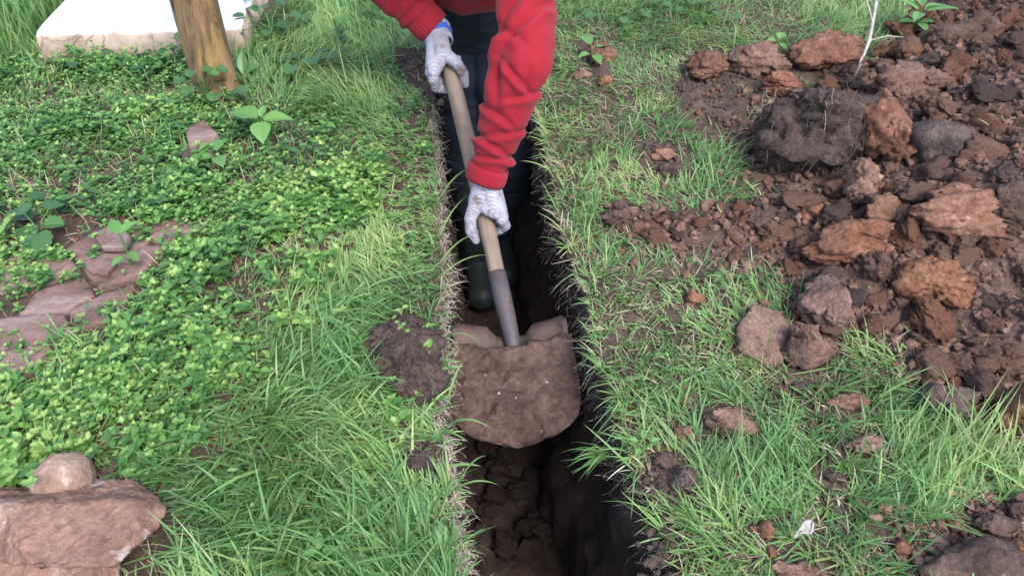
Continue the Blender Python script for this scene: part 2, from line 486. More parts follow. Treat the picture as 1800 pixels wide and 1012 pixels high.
for s in range(14):
    r = np.random.default_rng(100 + s)
    p, f = crumbly(200 + s, (1, r.uniform(.7, .95), r.uniform(.55, .8)), int(r.integers(3, 7)), 4 if s < 8 else 3, int(r.integers(3, 6)), r.uniform(.35, .55), .3)
    CLODS.append(mesh_np('soil_clod', p, [f]))
def clod_mesh(i, mat):
    key = 'soil_clod_%d_%s' % (i, mat.name)
    m = bpy.data.meshes.get(key)
    if m is None:
        m = CLODS[i].copy(); m.name = key; m.materials.clear(); m.materials.append(mat)
    return m
GRP_R, GRP_D, GRP_S = 'red-brown clods in the dug-out heap', 'dark clods in the dug-out heap', 'clods on the trench floor'
OBST = []                                                            # (x, y, radius): no grass grows through these
def clod(px, py, w, h, mat, label, cat='soil clod', name='soil_clod', seed=None, rz=0, sub=4, facets=6, crumb=.26, group=None, sink=0.3, tilt=0.0, own=True, soft=.24):
    """w, h: size in photo pixels; lies on the terrain under that pixel"""
    g = G(px, py + h * 0.28)
    dz = g.y * CP + (CAM_H - g.z) * SP
    a = 0.56 * w * dz / FPX; b = 0.56 * h * dz / FPX
    seed = seed if seed is not None else int(px * 7 + py)
    st = (a * 1.08, max(b * 0.95, a * .55), b * 0.95)
    p, f = lump(seed, sub, st, facets, crumb, soft) if crumb < .2 else crumbly(seed, st, int(np.random.default_rng(seed).integers(3, 7)), sub - 1 if w < 60 else sub, facets, crumb * 1.5, soft)
    me = mesh_np(name, p, [f]); OBST.append((g.x, g.y, a))
    o = obj(name, me, mat, None, (g.x, g.y, g.z + b * 0.85 * (1 - sink)), label, cat, group)
    o.rotation_euler = (tilt, 0, rz)
    return o

# ---- clods one can point to
clod(1285, 737, 96, 66, M_ORANGE, 'blunt triangular red-brown clod lying alone on the grass', seed=43, facets=8, crumb=.22, soft=.16)
clod(1197, 757, 34, 38, M_ORANGE, 'small orange clod on grass between trench and triangular clod', seed=2)
clod(1217, 522, 30, 34, M_ORANGE, 'small orange clod on grass left of the pale split block', seed=3)
clod(1415, 612, 84, 86, M_CLOD, 'crumbling clod leaning against the pale spade-cut block', seed=18, crumb=.34)
clod(1443, 528, 92, 104, M_CLOD, 'rounded upright ochre clod behind the pale spade-cut block', seed=12, facets=4)
clod(1630, 492, 118, 92, M_ORANGE, 'big crumbly clod with a whitish lime-streaked top in the heap', seed=28, crumb=.30)
clod(1490, 702, 64, 34, M_CLOD, 'flat crumbly red clod half sunk in grass below the heap', seed=29)
clod(1402, 678, 30, 22, M_GREY, 'small round grey-brown clod on grass below the crumbling clod', seed=30, sub=3)
clod(1368, 682, 32, 24, M_DARK, 'small dark clod on grass below the pale block', seed=31, sub=3)
clod(1517, 778, 74, 38, M_CLOD, 'low broken red clod among dry grass stems', seed=32, crumb=.35)
clod(1658, 692, 104, 74, M_GREY, 'cracked smooth grey-brown clod at the foot of the heap', seed=33, crumb=.2)
clod(1782, 712, 100, 120, M_CLOD, 'large red-brown clod cut by the right edge of the picture', seed=34)
clod(1692, 985, 176, 96, M_DARK, 'wide dark cake of soil lying in the bottom right corner', seed=35, facets=8, crumb=.16, sink=.2)
clod(1774, 968, 66, 104, M_ORANGE, 'upright ochre slab of soil leaning on the wide dark cake', seed=36, facets=8)
clod(1738, 915, 84, 52, M_DARK, 'dark crumbly clod behind the wide cake of soil', seed=37)
clod(1788, 890, 50, 50, M_DARK, 'small dark clod at the right picture edge above the ochre slab', seed=371)
clod(1445, 98, 128, 80, M_CLOD, 'rusty red mound-shaped clod in grass beside the pale stick', seed=38, facets=4)
clod(1322, 108, 86, 76, M_CLOD, 'crumbly red clod in grass, taller of the two before the bare patch', seed=39, crumb=.32)
clod(1245, 116, 76, 66, M_CLOD, 'loose crumbly red clod at the upper end of the bare patch', seed=40, crumb=.36)
clod(1376, 152, 76, 50, M_CLOD, 'low red clod between the rusty mound and the dark sod', seed=43, crumb=.32)
clod(1530, 238, 92, 136, M_CLOD, 'long ochre-brown clod standing against the dark root-matted sod', seed=44, facets=5, sink=.1)
clod(1512, 318, 66, 84, M_CLOD, 'knobbly upright clod below the long ochre-brown clod', seed=45, crumb=.34)
clod(1546, 362, 66, 64, M_ORANGE, 'round orange-brown clod near the foot of the dark sod', seed=46, facets=3)
clod(1432, 372, 50, 50, M_ORANGE, 'small orange clod with a pale face below the dark sod', seed=461)
clod(1492, 424, 138, 84, M_CLOD, 'smooth rounded boulder-like clod in the middle of the heap', seed=47, facets=4, crumb=.24)
clod(1630, 256, 96, 84, M_SOD, 'flat dark slab-like stone tilted in the heap', 'stone', 'flat_stone', seed=48, facets=9, crumb=.05, sink=.1)
clod(1700, 352, 176, 98, M_CLOD, 'largest crumbly clod on the upper right of the heap', seed=49, crumb=.3)
clod(1775, 330, 70, 90, M_DARK, 'dark upright clod beside the largest crumbly clod', seed=491)
clod(1590, 150, 110, 84, M_CLOD, 'broad red-brown clod at the upper end of the heap', seed=50, crumb=.3)
clod(1480, 130, 70, 46, M_DARK, 'dark clod at the lower tip of the pale stick', seed=502)
clod(1690, 60, 120, 60, M_DARK, 'dark weathered clod at the top of the heap by the sprout', seed=501)
clod(1083, 376, 56, 44, M_DARK, 'dark clod at the tip of the soil spill nearest the trench', seed=51)
clod(1345, 927, 32, 38, M_ORANGE, 'small orange clod just above left of the white scrap', seed=52, sub=3)
clod(1200, 836, 42, 62, M_GREY, 'purplish grey clod on the crumbled right trench lip', seed=53, facets=4)
clod(1168, 806, 44, 34, M_DARK, 'dark clod next to the purplish grey one on the trench lip', seed=531, sub=3)
clod(1165, 272, 36, 30, M_CLOD, 'small red clod in grass between trench and bare patch', seed=54, sub=3)
clod(1178, 300, 42, 34, M_DARK, 'small dark clod just below the red one in the grass', seed=55, sub=3)
clod(1555, 888, 28, 30, M_ORANGE, 'small orange clod in grass above the dark corner cake', seed=56, sub=3)
clod(1532, 908, 30, 22, M_ORANGE, 'smaller flat orange clod touching another in the grass', seed=57, sub=3)
clod(1580, 958, 34, 36, M_CLOD, 'small red clod at the edge of the dark corner cake', seed=58, sub=3)
clod(1408, 1004, 78, 40, M_CLOD, 'red clod cut by the bottom edge below the white scrap', seed=59)
clod(1470, 838, 40, 24, M_DARK, 'small dark crumb of soil amid the lower right grass', seed=60, sub=3)
clod(558, 874, 22, 20, M_DARK, 'small round brown clod on the lush grass left of the trench', seed=61, sub=3)
clod(708, 575, 46, 40, M_SOD, 'dark crumb pile top clod at left trench lip', seed=62, crumb=.36)
clod(694, 622, 66, 56, M_SOD, 'dark crumbly mound of soil in grass left of the shovel blade', seed=621, crumb=.36, sink=.1)
clod(732, 672, 46, 44, M_SOD, 'dark clod between the crumbly mound and left trench lip', seed=622, crumb=.36, sink=.15)
clod(742, 808, 56, 56, M_SOD, 'dark clod sunk in grass below the crumbly mound', seed=623, crumb=.36, sink=.3)
clod(1058, 95, 46, 44, M_CLOD, 'red clod in grass right of the red sleeve', seed=63)
clod(1062, 142, 26, 24, M_ORANGE, 'small orange clod below another, right of the red sleeve', seed=64, sub=3)
clod(1020, 132, 40, 22, M_ORANGE, 'flat brick-coloured clod in grass nearest the red sleeve', seed=65, sub=3)

# ---- the dark root-matted sod
SODC = G(1405, 290)
dz = SODC.y * CP + (CAM_H - SODC.z) * SP
p, f = crumbly(9, (0.110 * dz / 1.45, 0.105, 0.128), 6, 4, 5, .42, .22, False)
sod = obj('turf_sod', mesh_np('turf_sod', p, [f]), M_SOD, None, (SODC.x, SODC.y, SODC.z + 0.070),
          'big dark sod matted with fine roots at the heap edge', 'sod')

# ---- heap: individual clods, largest first
pts = []; tries = 0
hx0, hx1, hy0, hy1 = 0.2, 2.6, 0.75, 3.4
cand = []
while len(cand) < 298 and tries < 40000:
    tries += 1
    x, y = random.uniform(hx0, hx1), random.uniform(hy0, hy1)
    px, py = to_px(x, y)
    if not (1070 < px < 1830 and -30 < py < 840): continue
    d = float(sdist([x], [y], HEAP)[0])
    if d < 0.0: continue
    n = len(cand)
    r = (random.uniform(.031, .052) if n < 85 else random.uniform(.019, .031) if n < 230 else random.uniform(.011, .018))
    if px < 1330: r = min(r, random.uniform(.012, .024))
    if d < r * 0.5: continue
    if (Vector((x, y)) - Vector(SODC[:2])).length < 0.11: continue
    if any((x - a) ** 2 + (y - b) ** 2 < ((r + c) * 0.72) ** 2 for a, b, c in cand): continue
    cand.append((x, y, r))
cz = gz([c[0] for c in cand], [c[1] for c in cand])
LAND = [((1160, 410), 'in the spill reaching towards the trench'), ((1320, 420), 'at the foot of the dark root-matted sod'), ((1405, 200), 'just above the dark root-matted sod'),
        ((1600, 180), 'near the broad clod at the upper end of the heap'), ((1790, 110), 'at the right picture edge above the largest crumbly clod'), ((1760, 20), 'in the top right corner of the picture'), ((1690, 20), 'beside the dark weathered clod by the sprout'), ((1690, 130), 'between the top dark clod and the largest crumbly clod'), ((1780, 220), 'at the right picture edge beside the largest crumbly clod'), ((1690, 230), 'just above the largest crumbly clod'), ((1560, 300), 'beside the long ochre-brown clod'), ((1540, 180), 'between the broad upper clod and the long ochre-brown one'), ((1620, 290), 'around the flat dark tilted stone'), ((1480, 430), 'beside the smooth boulder-like clod'),
        ((1740, 400), 'below the largest crumbly clod'), ((1620, 520), 'around the big whitish-topped clod'), ((1450, 560), 'near the pale spade-cut block'), ((1740, 560), 'at the right picture edge of the heap'), ((1680, 660), 'near the cracked grey-brown clod at the heap foot')]
for k, (x, y, r) in enumerate(cand):
    kind = random.choices('rdgo', (.82, .10, .05, .03))[0]
    m = {'r': M_CLOD, 'd': M_DARK, 'g': M_GREY, 'o': M_ORANGE}[kind]
    px, py = to_px(x, y, float(cz[k]))
    where = min(LAND, key=lambda q: (q[0][0] - px) ** 2 + (q[0][1] - py) ** 2)[1]
    size = 'large' if r > .03 else 'middling' if r > .018 else 'small'
    tone = {'r': 'reddish brown', 'd': 'dark brown', 'g': 'greyish brown', 'o': 'orange-brown'}[kind]
    big = r > 0.03
    o = obj('soil_clod', clod_mesh(random.randrange(8) if big else random.randrange(14), m), None, None, (x, y, float(cz[k]) + r * random.uniform(.25, .5)),
            '%s %s clod %s' % (size, tone, where), 'soil clod', GRP_R if kind in 'ro' else GRP_D)
    s = r * random.uniform(1.05, 1.25)
    o.scale = (s * random.uniform(.85, 1.2), s, s * random.uniform(.9, 1.2))
    o.rotation_euler = (random.uniform(-.5, .5), random.uniform(-.5, .5), random.uniform(0, 6.28))

# ---- lumps on the trench floor near the camera
fx = lambda y, t: float(edgeL([y])[0]) * (1 - t) + float(edgeR([y])[0]) * t
for k in range(26):
    y = random.uniform(0.80, 1.25); t = random.uniform(.25, .75); r = random.uniform(.02, .042)
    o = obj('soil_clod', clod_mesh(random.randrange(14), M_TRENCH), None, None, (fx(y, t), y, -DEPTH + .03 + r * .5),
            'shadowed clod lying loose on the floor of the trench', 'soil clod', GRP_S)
    o.scale = (r, r, r); o.rotation_euler = (random.uniform(-.6, .6), random.uniform(-.6, .6), random.uniform(0, 6.28))

# ---- crumbs nobody could count
def crumbs(name, n, sampler, mat, label, r0=.002, r1=.009):
    V, F = ICO[1]; out = []; N = 0; vs = []; fs = []
    pts = sampler(n)
    z = gz(pts[:, 0], pts[:, 1], True)
    for k in range(len(pts)):
        r = r0 + (r1 - r0) * RNG.random() ** 3.2
        q = V * (1 + RNG.uniform(-.35, .35, (len(V), 1))) * r * RNG.uniform(.7, 1.2, 3)
        vs.append(q + np.array([pts[k, 0], pts[k, 1], z[k] + r * .5])); fs.append(F + N); N += len(V)
    return obj(name, mesh_np(name, np.vstack(vs), [np.concatenate(fs)], None, False), mat, label=label, cat='soil', kind='stuff')
def in_poly(pg, grow=0.0, box=None):
    def s(n):
        lo, hi = pg.min(0) - grow, pg.max(0) + grow
        if box is not None: lo = np.maximum(lo, box[0]); hi = np.minimum(hi, box[1])
        q = RNG.uniform(lo, hi, (n * 6, 2)); d = sdist(q[:, 0], q[:, 1], pg)
        q = q[(d > 0) | (d > -grow * RNG.random(len(d)) ** 2)]
        return q[:n]
    return s
crumbs('heap_crumbs', 22000, in_poly(HEAP, .10, ((.2, .6), (2.4, 3.4))), M_CLOD, 'fine red-brown crumbs of soil strewn over the heap', .0022, .0125)
crumbs('bare_patch_crumbs', 700, in_poly(BARE[0], .05), M_DARK, 'fine dark crumbs on the bare patch beside the sod', .002, .007)
crumbs('crumb_pile', 1100, in_poly(BARE[1], .015), M_SOD, 'dark crumbly pile of soil in grass at left trench lip', .006, .020)
crumbs('corner_crumbs', 700, in_poly(BARE[5], .05), M_CLOD, 'loose crumbs round the dark cake in the bottom right corner', .003, .012)
crumbs('path_crumbs', 900, in_poly(PATH, .02, ((-1.6, .6), (0, 2))), M_CLOD, 'grit and dirt scattered over the worn flagstones', .002, .007)
crumbs('lip_crumbs', 420, lambda n: np.vstack([in_poly(BARE[k], .03)(n // 5) for k in (2, 3, 6, 7, 8)]), M_DARK, 'scattered dark crumbs along both trench lips', .003, .009)
def lawn_crumb_pts(n):
    q = np.stack([RNG.uniform(.12, 1.2, n * 2), RNG.uniform(.5, 2.6, n * 2)], 1)
    return q[q[:, 0] > edgeR(q[:, 1]) + .01][:n]
crumbs('lawn_crumbs', 900, lawn_crumb_pts, M_CLOD, 'bits of red soil scattered through the right-hand grass', .0025, .009)

# ------------------------------------------------------------------ worn red flagstone path
def path_mat():
    t = NT('red_flagstone'); c = t.coord('Object')
    mp = t.n('ShaderNodeMapping'); mp.inputs['Scale'].default_value = (1, 2.2, 1); t.l(c, mp.inputs[0])
    n1 = t.noise(mp.outputs[0], 6, 6, 0.65, 0.8)
    col = t.ramp(n1, [(0.3, (0.095, 0.058, 0.048)), (0.46, (0.19, 0.112, 0.092)), (0.58, (0.25, 0.165, 0.145)), (0.75, (0.31, 0.23, 0.21))])
    n2 = t.noise(c, 70, 5, 0.7)
    col = t.mix(0.5, col, t.ramp(n2, [(0.3, (0.6, 0.6, 0.6)), (0.7, (1.25, 1.25, 1.25))]), 'MULTIPLY')
    b = t.bump(n1, 0.4, 0.02); b = t.bump(n2, 0.9, 0.006, b)
    return t.done(col, 0.8, b)
M_PATH = path_mat()
path = obj('garden_path', None, kind='structure')
def slab_piece(outline, z0, th, seed, name, mat, parent=None, **k):
    """irregular flat stone from a plan outline (metres), layered broken rim"""
    r = np.random.default_rng(seed); o = np.array(outline); c = o.mean(0)
    n = 72; per = np.vstack([o, o[:1]]); seg = np.hypot(*np.diff(per, axis=0).T); cs = np.concatenate([[0], np.cumsum(seg)])
    t = np.linspace(0, cs[-1], n, endpoint=False)
    ring = np.stack([np.interp(t, cs, per[:, 0]), np.interp(t, cs, per[:, 1])], 1)
    ring += 0.007 * np.stack([fbm(p3(ring[:, 0] * 28, ring[:, 1] * 28, seed), 3, 5), fbm(p3(ring[:, 0] * 28, ring[:, 1] * 28, seed + 9), 3, 6)], 1)
    V = []
    for sc, z in ((.985, 0.0), (1.0, th * .5), (.985, th * .85), (.93, th), (.75, th), (.5, th), (.25, th)):
        q = c + (ring - c) * sc
        zz = z0 + z + (0.0035 * fbm(p3(q[:, 0] * 12, q[:, 1] * 12, seed), 3, 8) if z >= th * .85 else 0)
        V.append(np.column_stack([q, np.broadcast_to(zz, n)]))
    V = np.vstack(V + [np.array([[c[0], c[1], z0 + th]])])
    F = grid_faces(7, n, True); j = np.arange(n)
    T = np.stack([6 * n + j, 6 * n + (j + 1) % n, np.full(n, 7 * n)], 1)
    return obj(name, mesh_np(name, V, [F, T]), mat, parent, **k)
def gp(px, py): return tuple(P(px, py, .01)[:2])
for s, pg in enumerate([
        [(110, 440), (160, 405), (240, 392), (262, 420), (235, 455), (150, 470)], [(250, 388), (330, 380), (362, 396), (318, 430), (268, 424)], [(-30, 470), (60, 440), (104, 436), (142, 474), (60, 505), (-30, 515)],
        [(150, 478), (236, 460), (262, 432), (296, 436), (250, 490), (175, 512)], [(60, 512), (146, 482), (170, 516), (110, 545), (30, 552)], [(120, 548), (180, 520), (242, 500), (212, 556), (140, 580)],
        [(-60, 575), (25, 556), (112, 552), (130, 582), (60, 612), (-60, 620)], [(-80, 628), (52, 616), (100, 600), (62, 660), (-80, 690)], [(-80, 700), (56, 668), (30, 742), (-80, 760)],
        [(-320, 470), (-40, 470), (-40, 560), (-320, 600)], [(-330, 612), (-90, 585), (-90, 700), (-330, 720)]]):
    slab_piece([gp(*q) for q in pg], -.016, .026 + .003 * ((s * 5) % 4), 70 + s, 'flagstone', M_PATH, path)
slab_piece([gp(*q) for q in [(170, 425), (215, 405), (235, 430), (225, 450), (185, 450)]], .022, .014, 80, 'stone_flake', M_PATH,
           label='pinkish stone flake lying on the worn flagstones, the farther of two', cat='stone flake')
slab_piece([gp(*q) for q in [(152, 470), (180, 462), (212, 478), (195, 500), (165, 492)]], .022, .012, 81, 'stone_flake', M_PATH,
           label='orange-tipped stone flake on the worn flagstones, the nearer of two', cat='stone flake')
slab_piece([gp(*q) for q in [(335, 250), (365, 232), (392, 258), (375, 285), (340, 280)]], .0, .05, 82, 'broken_brick', M_PATH,
           label='broken red brick half hidden in weeds below the post', cat='brick')
slab_piece([gp(*q) for q in [(322, 280), (350, 272), (372, 288), (350, 300), (325, 296)]], .0, .035, 83, 'grey_stone', M_GREY,
           label='grey stone at the foot of the broken red brick', cat='stone')

# ------------------------------------------------------------------ big rock, its bed rock and the cobble
def rock_mat(name, a, b, c_, white, ws=0.66):
    t = NT(name); c = t.coord('Object')
    n1 = t.noise(c, 11, 6, 0.62, 0.5)
    col = t.ramp(n1, [(0.3, a), (0.5, b), (0.72, c_)])
    n2 = t.noise(c, 75, 5, 0.7)
    col = t.mix(0.55, col, t.ramp(n2, [(0.3, (0.42, 0.4, 0.38)), (0.7, (1.3, 1.3, 1.3))]), 'MULTIPLY')
    n3 = t.noise(c, 13, 4, 0.7, 0.6)
    col = t.mix(t.ramp(n3, [(ws - .07, (0, 0, 0)), (ws + .08, (.9, .9, .9))]), col, white)
    b1 = t.bump(n2, 0.9, 0.008); b1 = t.bump(n1, 0.5, 0.02, b1)
    return t.done(col, 0.9, b1)
M_ROCK = rock_mat('red_rock', (0.14, 0.076, 0.056), (0.27, 0.155, 0.112), (0.38, 0.235, 0.172), (0.56, 0.48, 0.45), .64)
M_COBBLE = rock_mat('tan_cobble', (0.20, 0.12, 0.085), (0.34, 0.225, 0.165), (0.45, 0.33, 0.26), (0.65, 0.60, 0.54), .60)
def hull_rock(name, pts, mat, seed, amp=.006, label=None, vox=.0036, cat='rock', group=None, smooth=0):
    bm = bmesh.new(); [bm.verts.new(p) for p in pts]
    r = bmesh.ops.convex_hull(bm, input=bm.verts)
    me = bpy.data.meshes.new('t'); bm.to_mesh(me); bm.free()
    v, f = remesh(me, vox, smooth)
    n = normals_of(v, f)
    d = amp * (.55 * fbm(v * 9, 3, seed) + .45 * fbm(v * 34, 3, seed + 3) + .40 * fbm(v * 110, 3, seed + 5) - 1.2 * np.clip(worley(v * np.array([16, 16, 30]), seed) - .6, 0, 1))
    v = v + n * d[:, None]
    base = v.mean(0) * np.array([1, 1, 0]) + np.array([0, 0, v[:, 2].min()])
    return obj(name, mesh_np(name, v - base, [f]), mat, None, base, label, cat, group)
def remesh(me, vox, smooth=4, fac=.5):
    o = bpy.data.objects.new('tmp', me); COL.objects.link(o)
    m = o.modifiers.new('r', 'REMESH'); m.mode = 'VOXEL'; m.voxel_size = vox
    if smooth:
        m = o.modifiers.new('s', 'SMOOTH'); m.factor = fac; m.iterations = smooth
    m = o.modifiers.new('t', 'TRIANGULATE')
    dg = bpy.context.evaluated_depsgraph_get(); e = o.evaluated_get(dg).to_mesh()
    v = np.empty(len(e.vertices) * 3); e.vertices.foreach_get('co', v)
    f = np.empty(len(e.polygons) * 3, np.int32); e.polygons.foreach_get('vertices', f)
    o.evaluated_get(dg).to_mesh_clear(); bpy.data.objects.remove(o); bpy.data.meshes.remove(me)
    return v.reshape(-1, 3), f.reshape(-1, 3)
# the rock: front face tipped up to the camera
ZR = 1.03
rk = [PZ(5, 886, 1.025), PZ(238, 880, 1.035), PZ(294, 890, 1.045), PZ(288, 914, 1.035), PZ(200, 992, .975), PZ(58, 1000, .965), PZ(-80, 878, 1.07), PZ(-80, 965, 1.06),
      PZ(-60, 860, 1.12), PZ(110, 856, 1.12), PZ(234, 840, 1.13), PZ(264, 866, 1.09), PZ(190, 985, 1.13), PZ(0, 985, 1.12)]
hull_rock('red_rock', rk, M_ROCK, 5, .010, 'big angular red rock with white lime streaks, bottom left corner', cat='rock')
lo = [PZ(-60, 905, 1.076), PZ(20, 930, 1.029), PZ(62, 985, 1.003), PZ(90, 1000, 0.998), PZ(212, 978, 1.014), PZ(214, 1040, 1.003), PZ(40, 1090, 0.972), PZ(-60, 1060, 0.993),
      PZ(-60, 905, 1.202), PZ(210, 985, 1.170), PZ(215, 1060, 1.087), PZ(-60, 1060, 1.129)]
lo = [Vector((q.x, q.y, q.z)) for q in lo] + [Vector((P(-60, 990).x, P(-60, 990).y, -.02)), Vector((P(190, 1000).x, P(190, 1000).y, -.02)), Vector((P(150, 1150).x, P(150, 1150).y, -.02)), Vector((P(-60, 1150).x, P(-60, 1150).y, -.02))]
hull_rock('bed_rock', lo, M_ROCK, 15, .009, 'crumbly orange rock underneath the big angular red rock', cat='rock')
cg = G(128, 862)
p, f = lump(77, 4, (.045, .043, .040), 0, .03, .10)
obj('cobble', mesh_np('cobble', p, [f]), M_COBBLE, None, (cg.x, cg.y, cg.z + .030), 'smooth rounded tan cobble behind the big angular rock', 'stone')

def block_px(front, zf, depth, name, mat, seed, amp, label, cat='soil clod', vox=.004):
    """block whose front outline is given in photo pixels at distance zf, extruded away and down to the ground"""
    a = [PZ(px, py, zf + dz_) for px, py, dz_ in front]; c = sum(a, V3_(0, 0, 0)) / len(a)
    bk = [q + (q - V3_(0, 0, CAM_H)).normalized() * depth + V3_(0, 0, -.01) for q in a]
    gnd = [V3_(q.x, q.y, gz1(q.x, q.y) - .01) for q in (a[0], a[-1], bk[0], bk[-1], bk[len(bk) // 2])]
    return hull_rock(name, [c + (q - c) for q in a] + bk + gnd, mat, seed, amp, label, vox, cat, None, 1)
V3_ = lambda *q: Vector(q)
bz = G(1340, 640); bz = bz.y * CP + (CAM_H - bz.z) * SP
block_px([(1300, 612, .0), (1296, 575, .03), (1322, 535, .05), (1372, 545, .045), (1392, 580, .03), (1375, 640, -.01), (1345, 640, -.02)], bz, .05, 'soil_block', M_ORANGE, 25, .006, 'pale orange-tan soil block with a smooth spade-cut face')

# ------------------------------------------------------------------ wooden post and pale slab
def post_mat():
    t = NT('weathered_ochre_wood'); c = t.coord('Object')
    mp = t.n('ShaderNodeMapping'); mp.inputs['Scale'].default_value = (1, 1, .07); t.l(c, mp.inputs[0])
    n1 = t.noise(mp.outputs[0], 34, 6, 0.65, .4)
    col = t.ramp(n1, [(0.30, (0.05, 0.034, 0.024)), (0.45, (0.13, 0.082, 0.042)), (0.60, (0.25, 0.155, 0.056)), (0.78, (0.24, 0.19, 0.12))])
    n2 = t.noise(c, 10, 4, .6)
    col = t.mix(t.ramp(n2, [(.45, (0, 0, 0)), (.62, (.8, .8, .8))]), col, (0.20, 0.13, 0.075))
    mp2 = t.n('ShaderNodeMapping'); mp2.inputs['Scale'].default_value = (1, 1, .035); t.l(c, mp2.inputs[0])
    n4 = t.noise(mp2.outputs[0], 75, 3, .6, .2)
    crack = t.ramp(n4, [(.30, (1, 1, 1)), (.38, (0, 0, 0))])
    col = t.mix(crack, col, (.05, .03, .018))
    b = t.bump(n1, .6, .01); b = t.bump(n4, .8, .012, b)
    return t.done(col, .88, b)
def post():
    b = P(388, 170); top = PZ(328, -60, 1.87)
    d = (top - b).normalized(); L = 1.5
    n = 40; k = 60; V = []
    for i in range(k):
        s = i / (k - 1); p = b - d * .06 + d * L * s
        a = d.cross(Vector((0, 1, 0))).normalized(); e = d.cross(a)
        for j in range(n):
            an = 2 * math.pi * j / n
            r = .055 + .008 * s + .004 * math.sin(3 * an + 4 * s) + (.012 * math.exp(-s * 22))
            V.append(p + (a * math.cos(an) + e * math.sin(an)) * r)
    V = np.array([v[:] for v in V]); an = np.tile(np.arange(n), k) * 2 * np.pi / n; ss = np.repeat(np.arange(k), n) / k
    nn = V - np.repeat(np.array([(b - d * .06 + d * L * i / (k - 1))[:] for i in range(k)]), n, 0); nn /= np.linalg.norm(nn, axis=1)[:, None]
    V += nn * (0.004 * fbm(np.stack([np.cos(an) * 5, np.sin(an) * 5, ss * 6], 1), 4, 31) - .010 * np.exp(-((an - 2.2) / .09) ** 2) * (ss < .2))[:, None]
    V = np.vstack([V, V[-n:].mean(0)[None]]); j = np.arange(n)
    F = [grid_faces(k, n, True), np.stack([(k - 1) * n + j, (k - 1) * n + (j + 1) % n, np.full(n, k * n)], 1)]
    base = np.array(b[:])
    return obj('wooden_post', mesh_np('wooden_post', V - base, F), post_mat(), None, b, 'leaning round ochre wooden post in front of the white slab', 'post')
post()
def slab_mat():
    t = NT('white_topped_concrete'); c = t.coord('Object')
    n1 = t.noise(c, 14, 6, .65); n2 = t.noise(c, 90, 4, .7)
    white = t.ramp(n1, [(.3, (.50, .49, .47)), (.6, (.74, .73, .72))])
    tan = t.ramp(n1, [(.3, (.22, .165, .12)), (.55, (.40, .31, .24)), (.75, (.50, .41, .33))])
    g = t.n('ShaderNodeNewGeometry'); s = t.n('ShaderNodeSeparateXYZ'); t.l(c, s.inputs[0])
    h = t.math('ADD', s.outputs['Z'], t.math('MULTIPLY', n1, .03))
    q = t.n('ShaderNodeMapRange'); t.l(h, q.inputs[0]); q.inputs[1].default_value = .090; q.inputs[2].default_value = .100
    vo = t.n('ShaderNodeTexVoronoi', feature='DISTANCE_TO_EDGE'); vo.inputs['Scale'].default_value = 9
    ds = t.n('ShaderNodeVectorMath', operation='ADD'); t.l(c, ds.inputs[0]); cx = t.n('ShaderNodeCombineXYZ'); t.l(t.math('MULTIPLY', n1, .12), cx.inputs[0]); t.l(t.math('MULTIPLY', n1, .12), cx.inputs[2]); t.l(cx.outputs[0], ds.inputs[1]); t.l(ds.outputs[0], vo.inputs['Vector'])
    crk = t.ramp(vo.outputs['Distance'], [(.0, (.6, .6, .6)), (.03, (0, 0, 0))])
    tan = t.mix(crk, tan, (.06, .045, .035))
    col = t.mix(q.outputs[0], tan, white)  # colour by height: tan front below, white towards the top
    n5 = t.noise(c, 5, 5, .7); col = t.mix(t.ramp(n5, [(.55, (0, 0, 0)), (.75, (.6, .6, .6))]), col, (.42, .38, .34))
    b = t.bump(n2, .4, .004); b = t.bump(n1, .4, .015, b)
    return t.done(col, .85, b)
def slab():
    h = .12
    fl = P(95, 110); fr = P(432, 99)
    w = fr - fl
    x0, x1 = -.02, w.length; D = 1.0
    nx, ny = 90, 60
    ax = w.normalized(); ay = Vector((-ax.y, ax.x, 0))
    prof_ = [(0, -.05), (.0, .02), (.004, .05), (.002, .085), (.008, .108), (.022, .119)] + [(.022 + .04 * k, h) for k in range(1, 26)]
    V = []
    for i in range(nx):
        xx = x0 + (x1 - x0) * i / (nx - 1)
        for k, (a, z) in enumerate(prof_):
            V.append(fl + ax * xx + ay * a + Vector((0, 0, z)))
    V = np.array([v[:] for v in V])
    m = (V[:, 2] < .1195)
    V[:, 1] += np.where(V[:, 2] < .119, .016, .004) * fbm(V * 11, 4, 71)
    V[:, 2] += np.where(m, .010, .002) * fbm(V * 16, 3, 72)
    nprof = len(prof_)
    F = grid_faces(nx, nprof)
    base = np.array(fl[:])
    V = V - base; V[:, 2] *= .74
    # ends
    n0 = len(V)
    e = []
    for i in (0, nx - 1):
        lo_ = V[i * nprof:(i + 1) * nprof].copy(); lo_[:, 2] = -.05; e.append(lo_)
    V = np.vstack([V] + e)
    k = np.arange(nprof - 1)
    F2 = np.stack([k, k + 1, n0 + k + 1, n0 + k], 1)[:, ::-1]; F3 = np.stack([(nx - 1) * nprof + k, (nx - 1) * nprof + k + 1, n0 + nprof + k + 1, n0 + nprof + k], 1)
    return obj('concrete_slab', mesh_np('concrete_slab', V, [np.concatenate([F, F2, F3])], None, True), slab_mat(), None, fl, 'low white-topped slab with a rough tan front behind the post', 'slab')
slab()

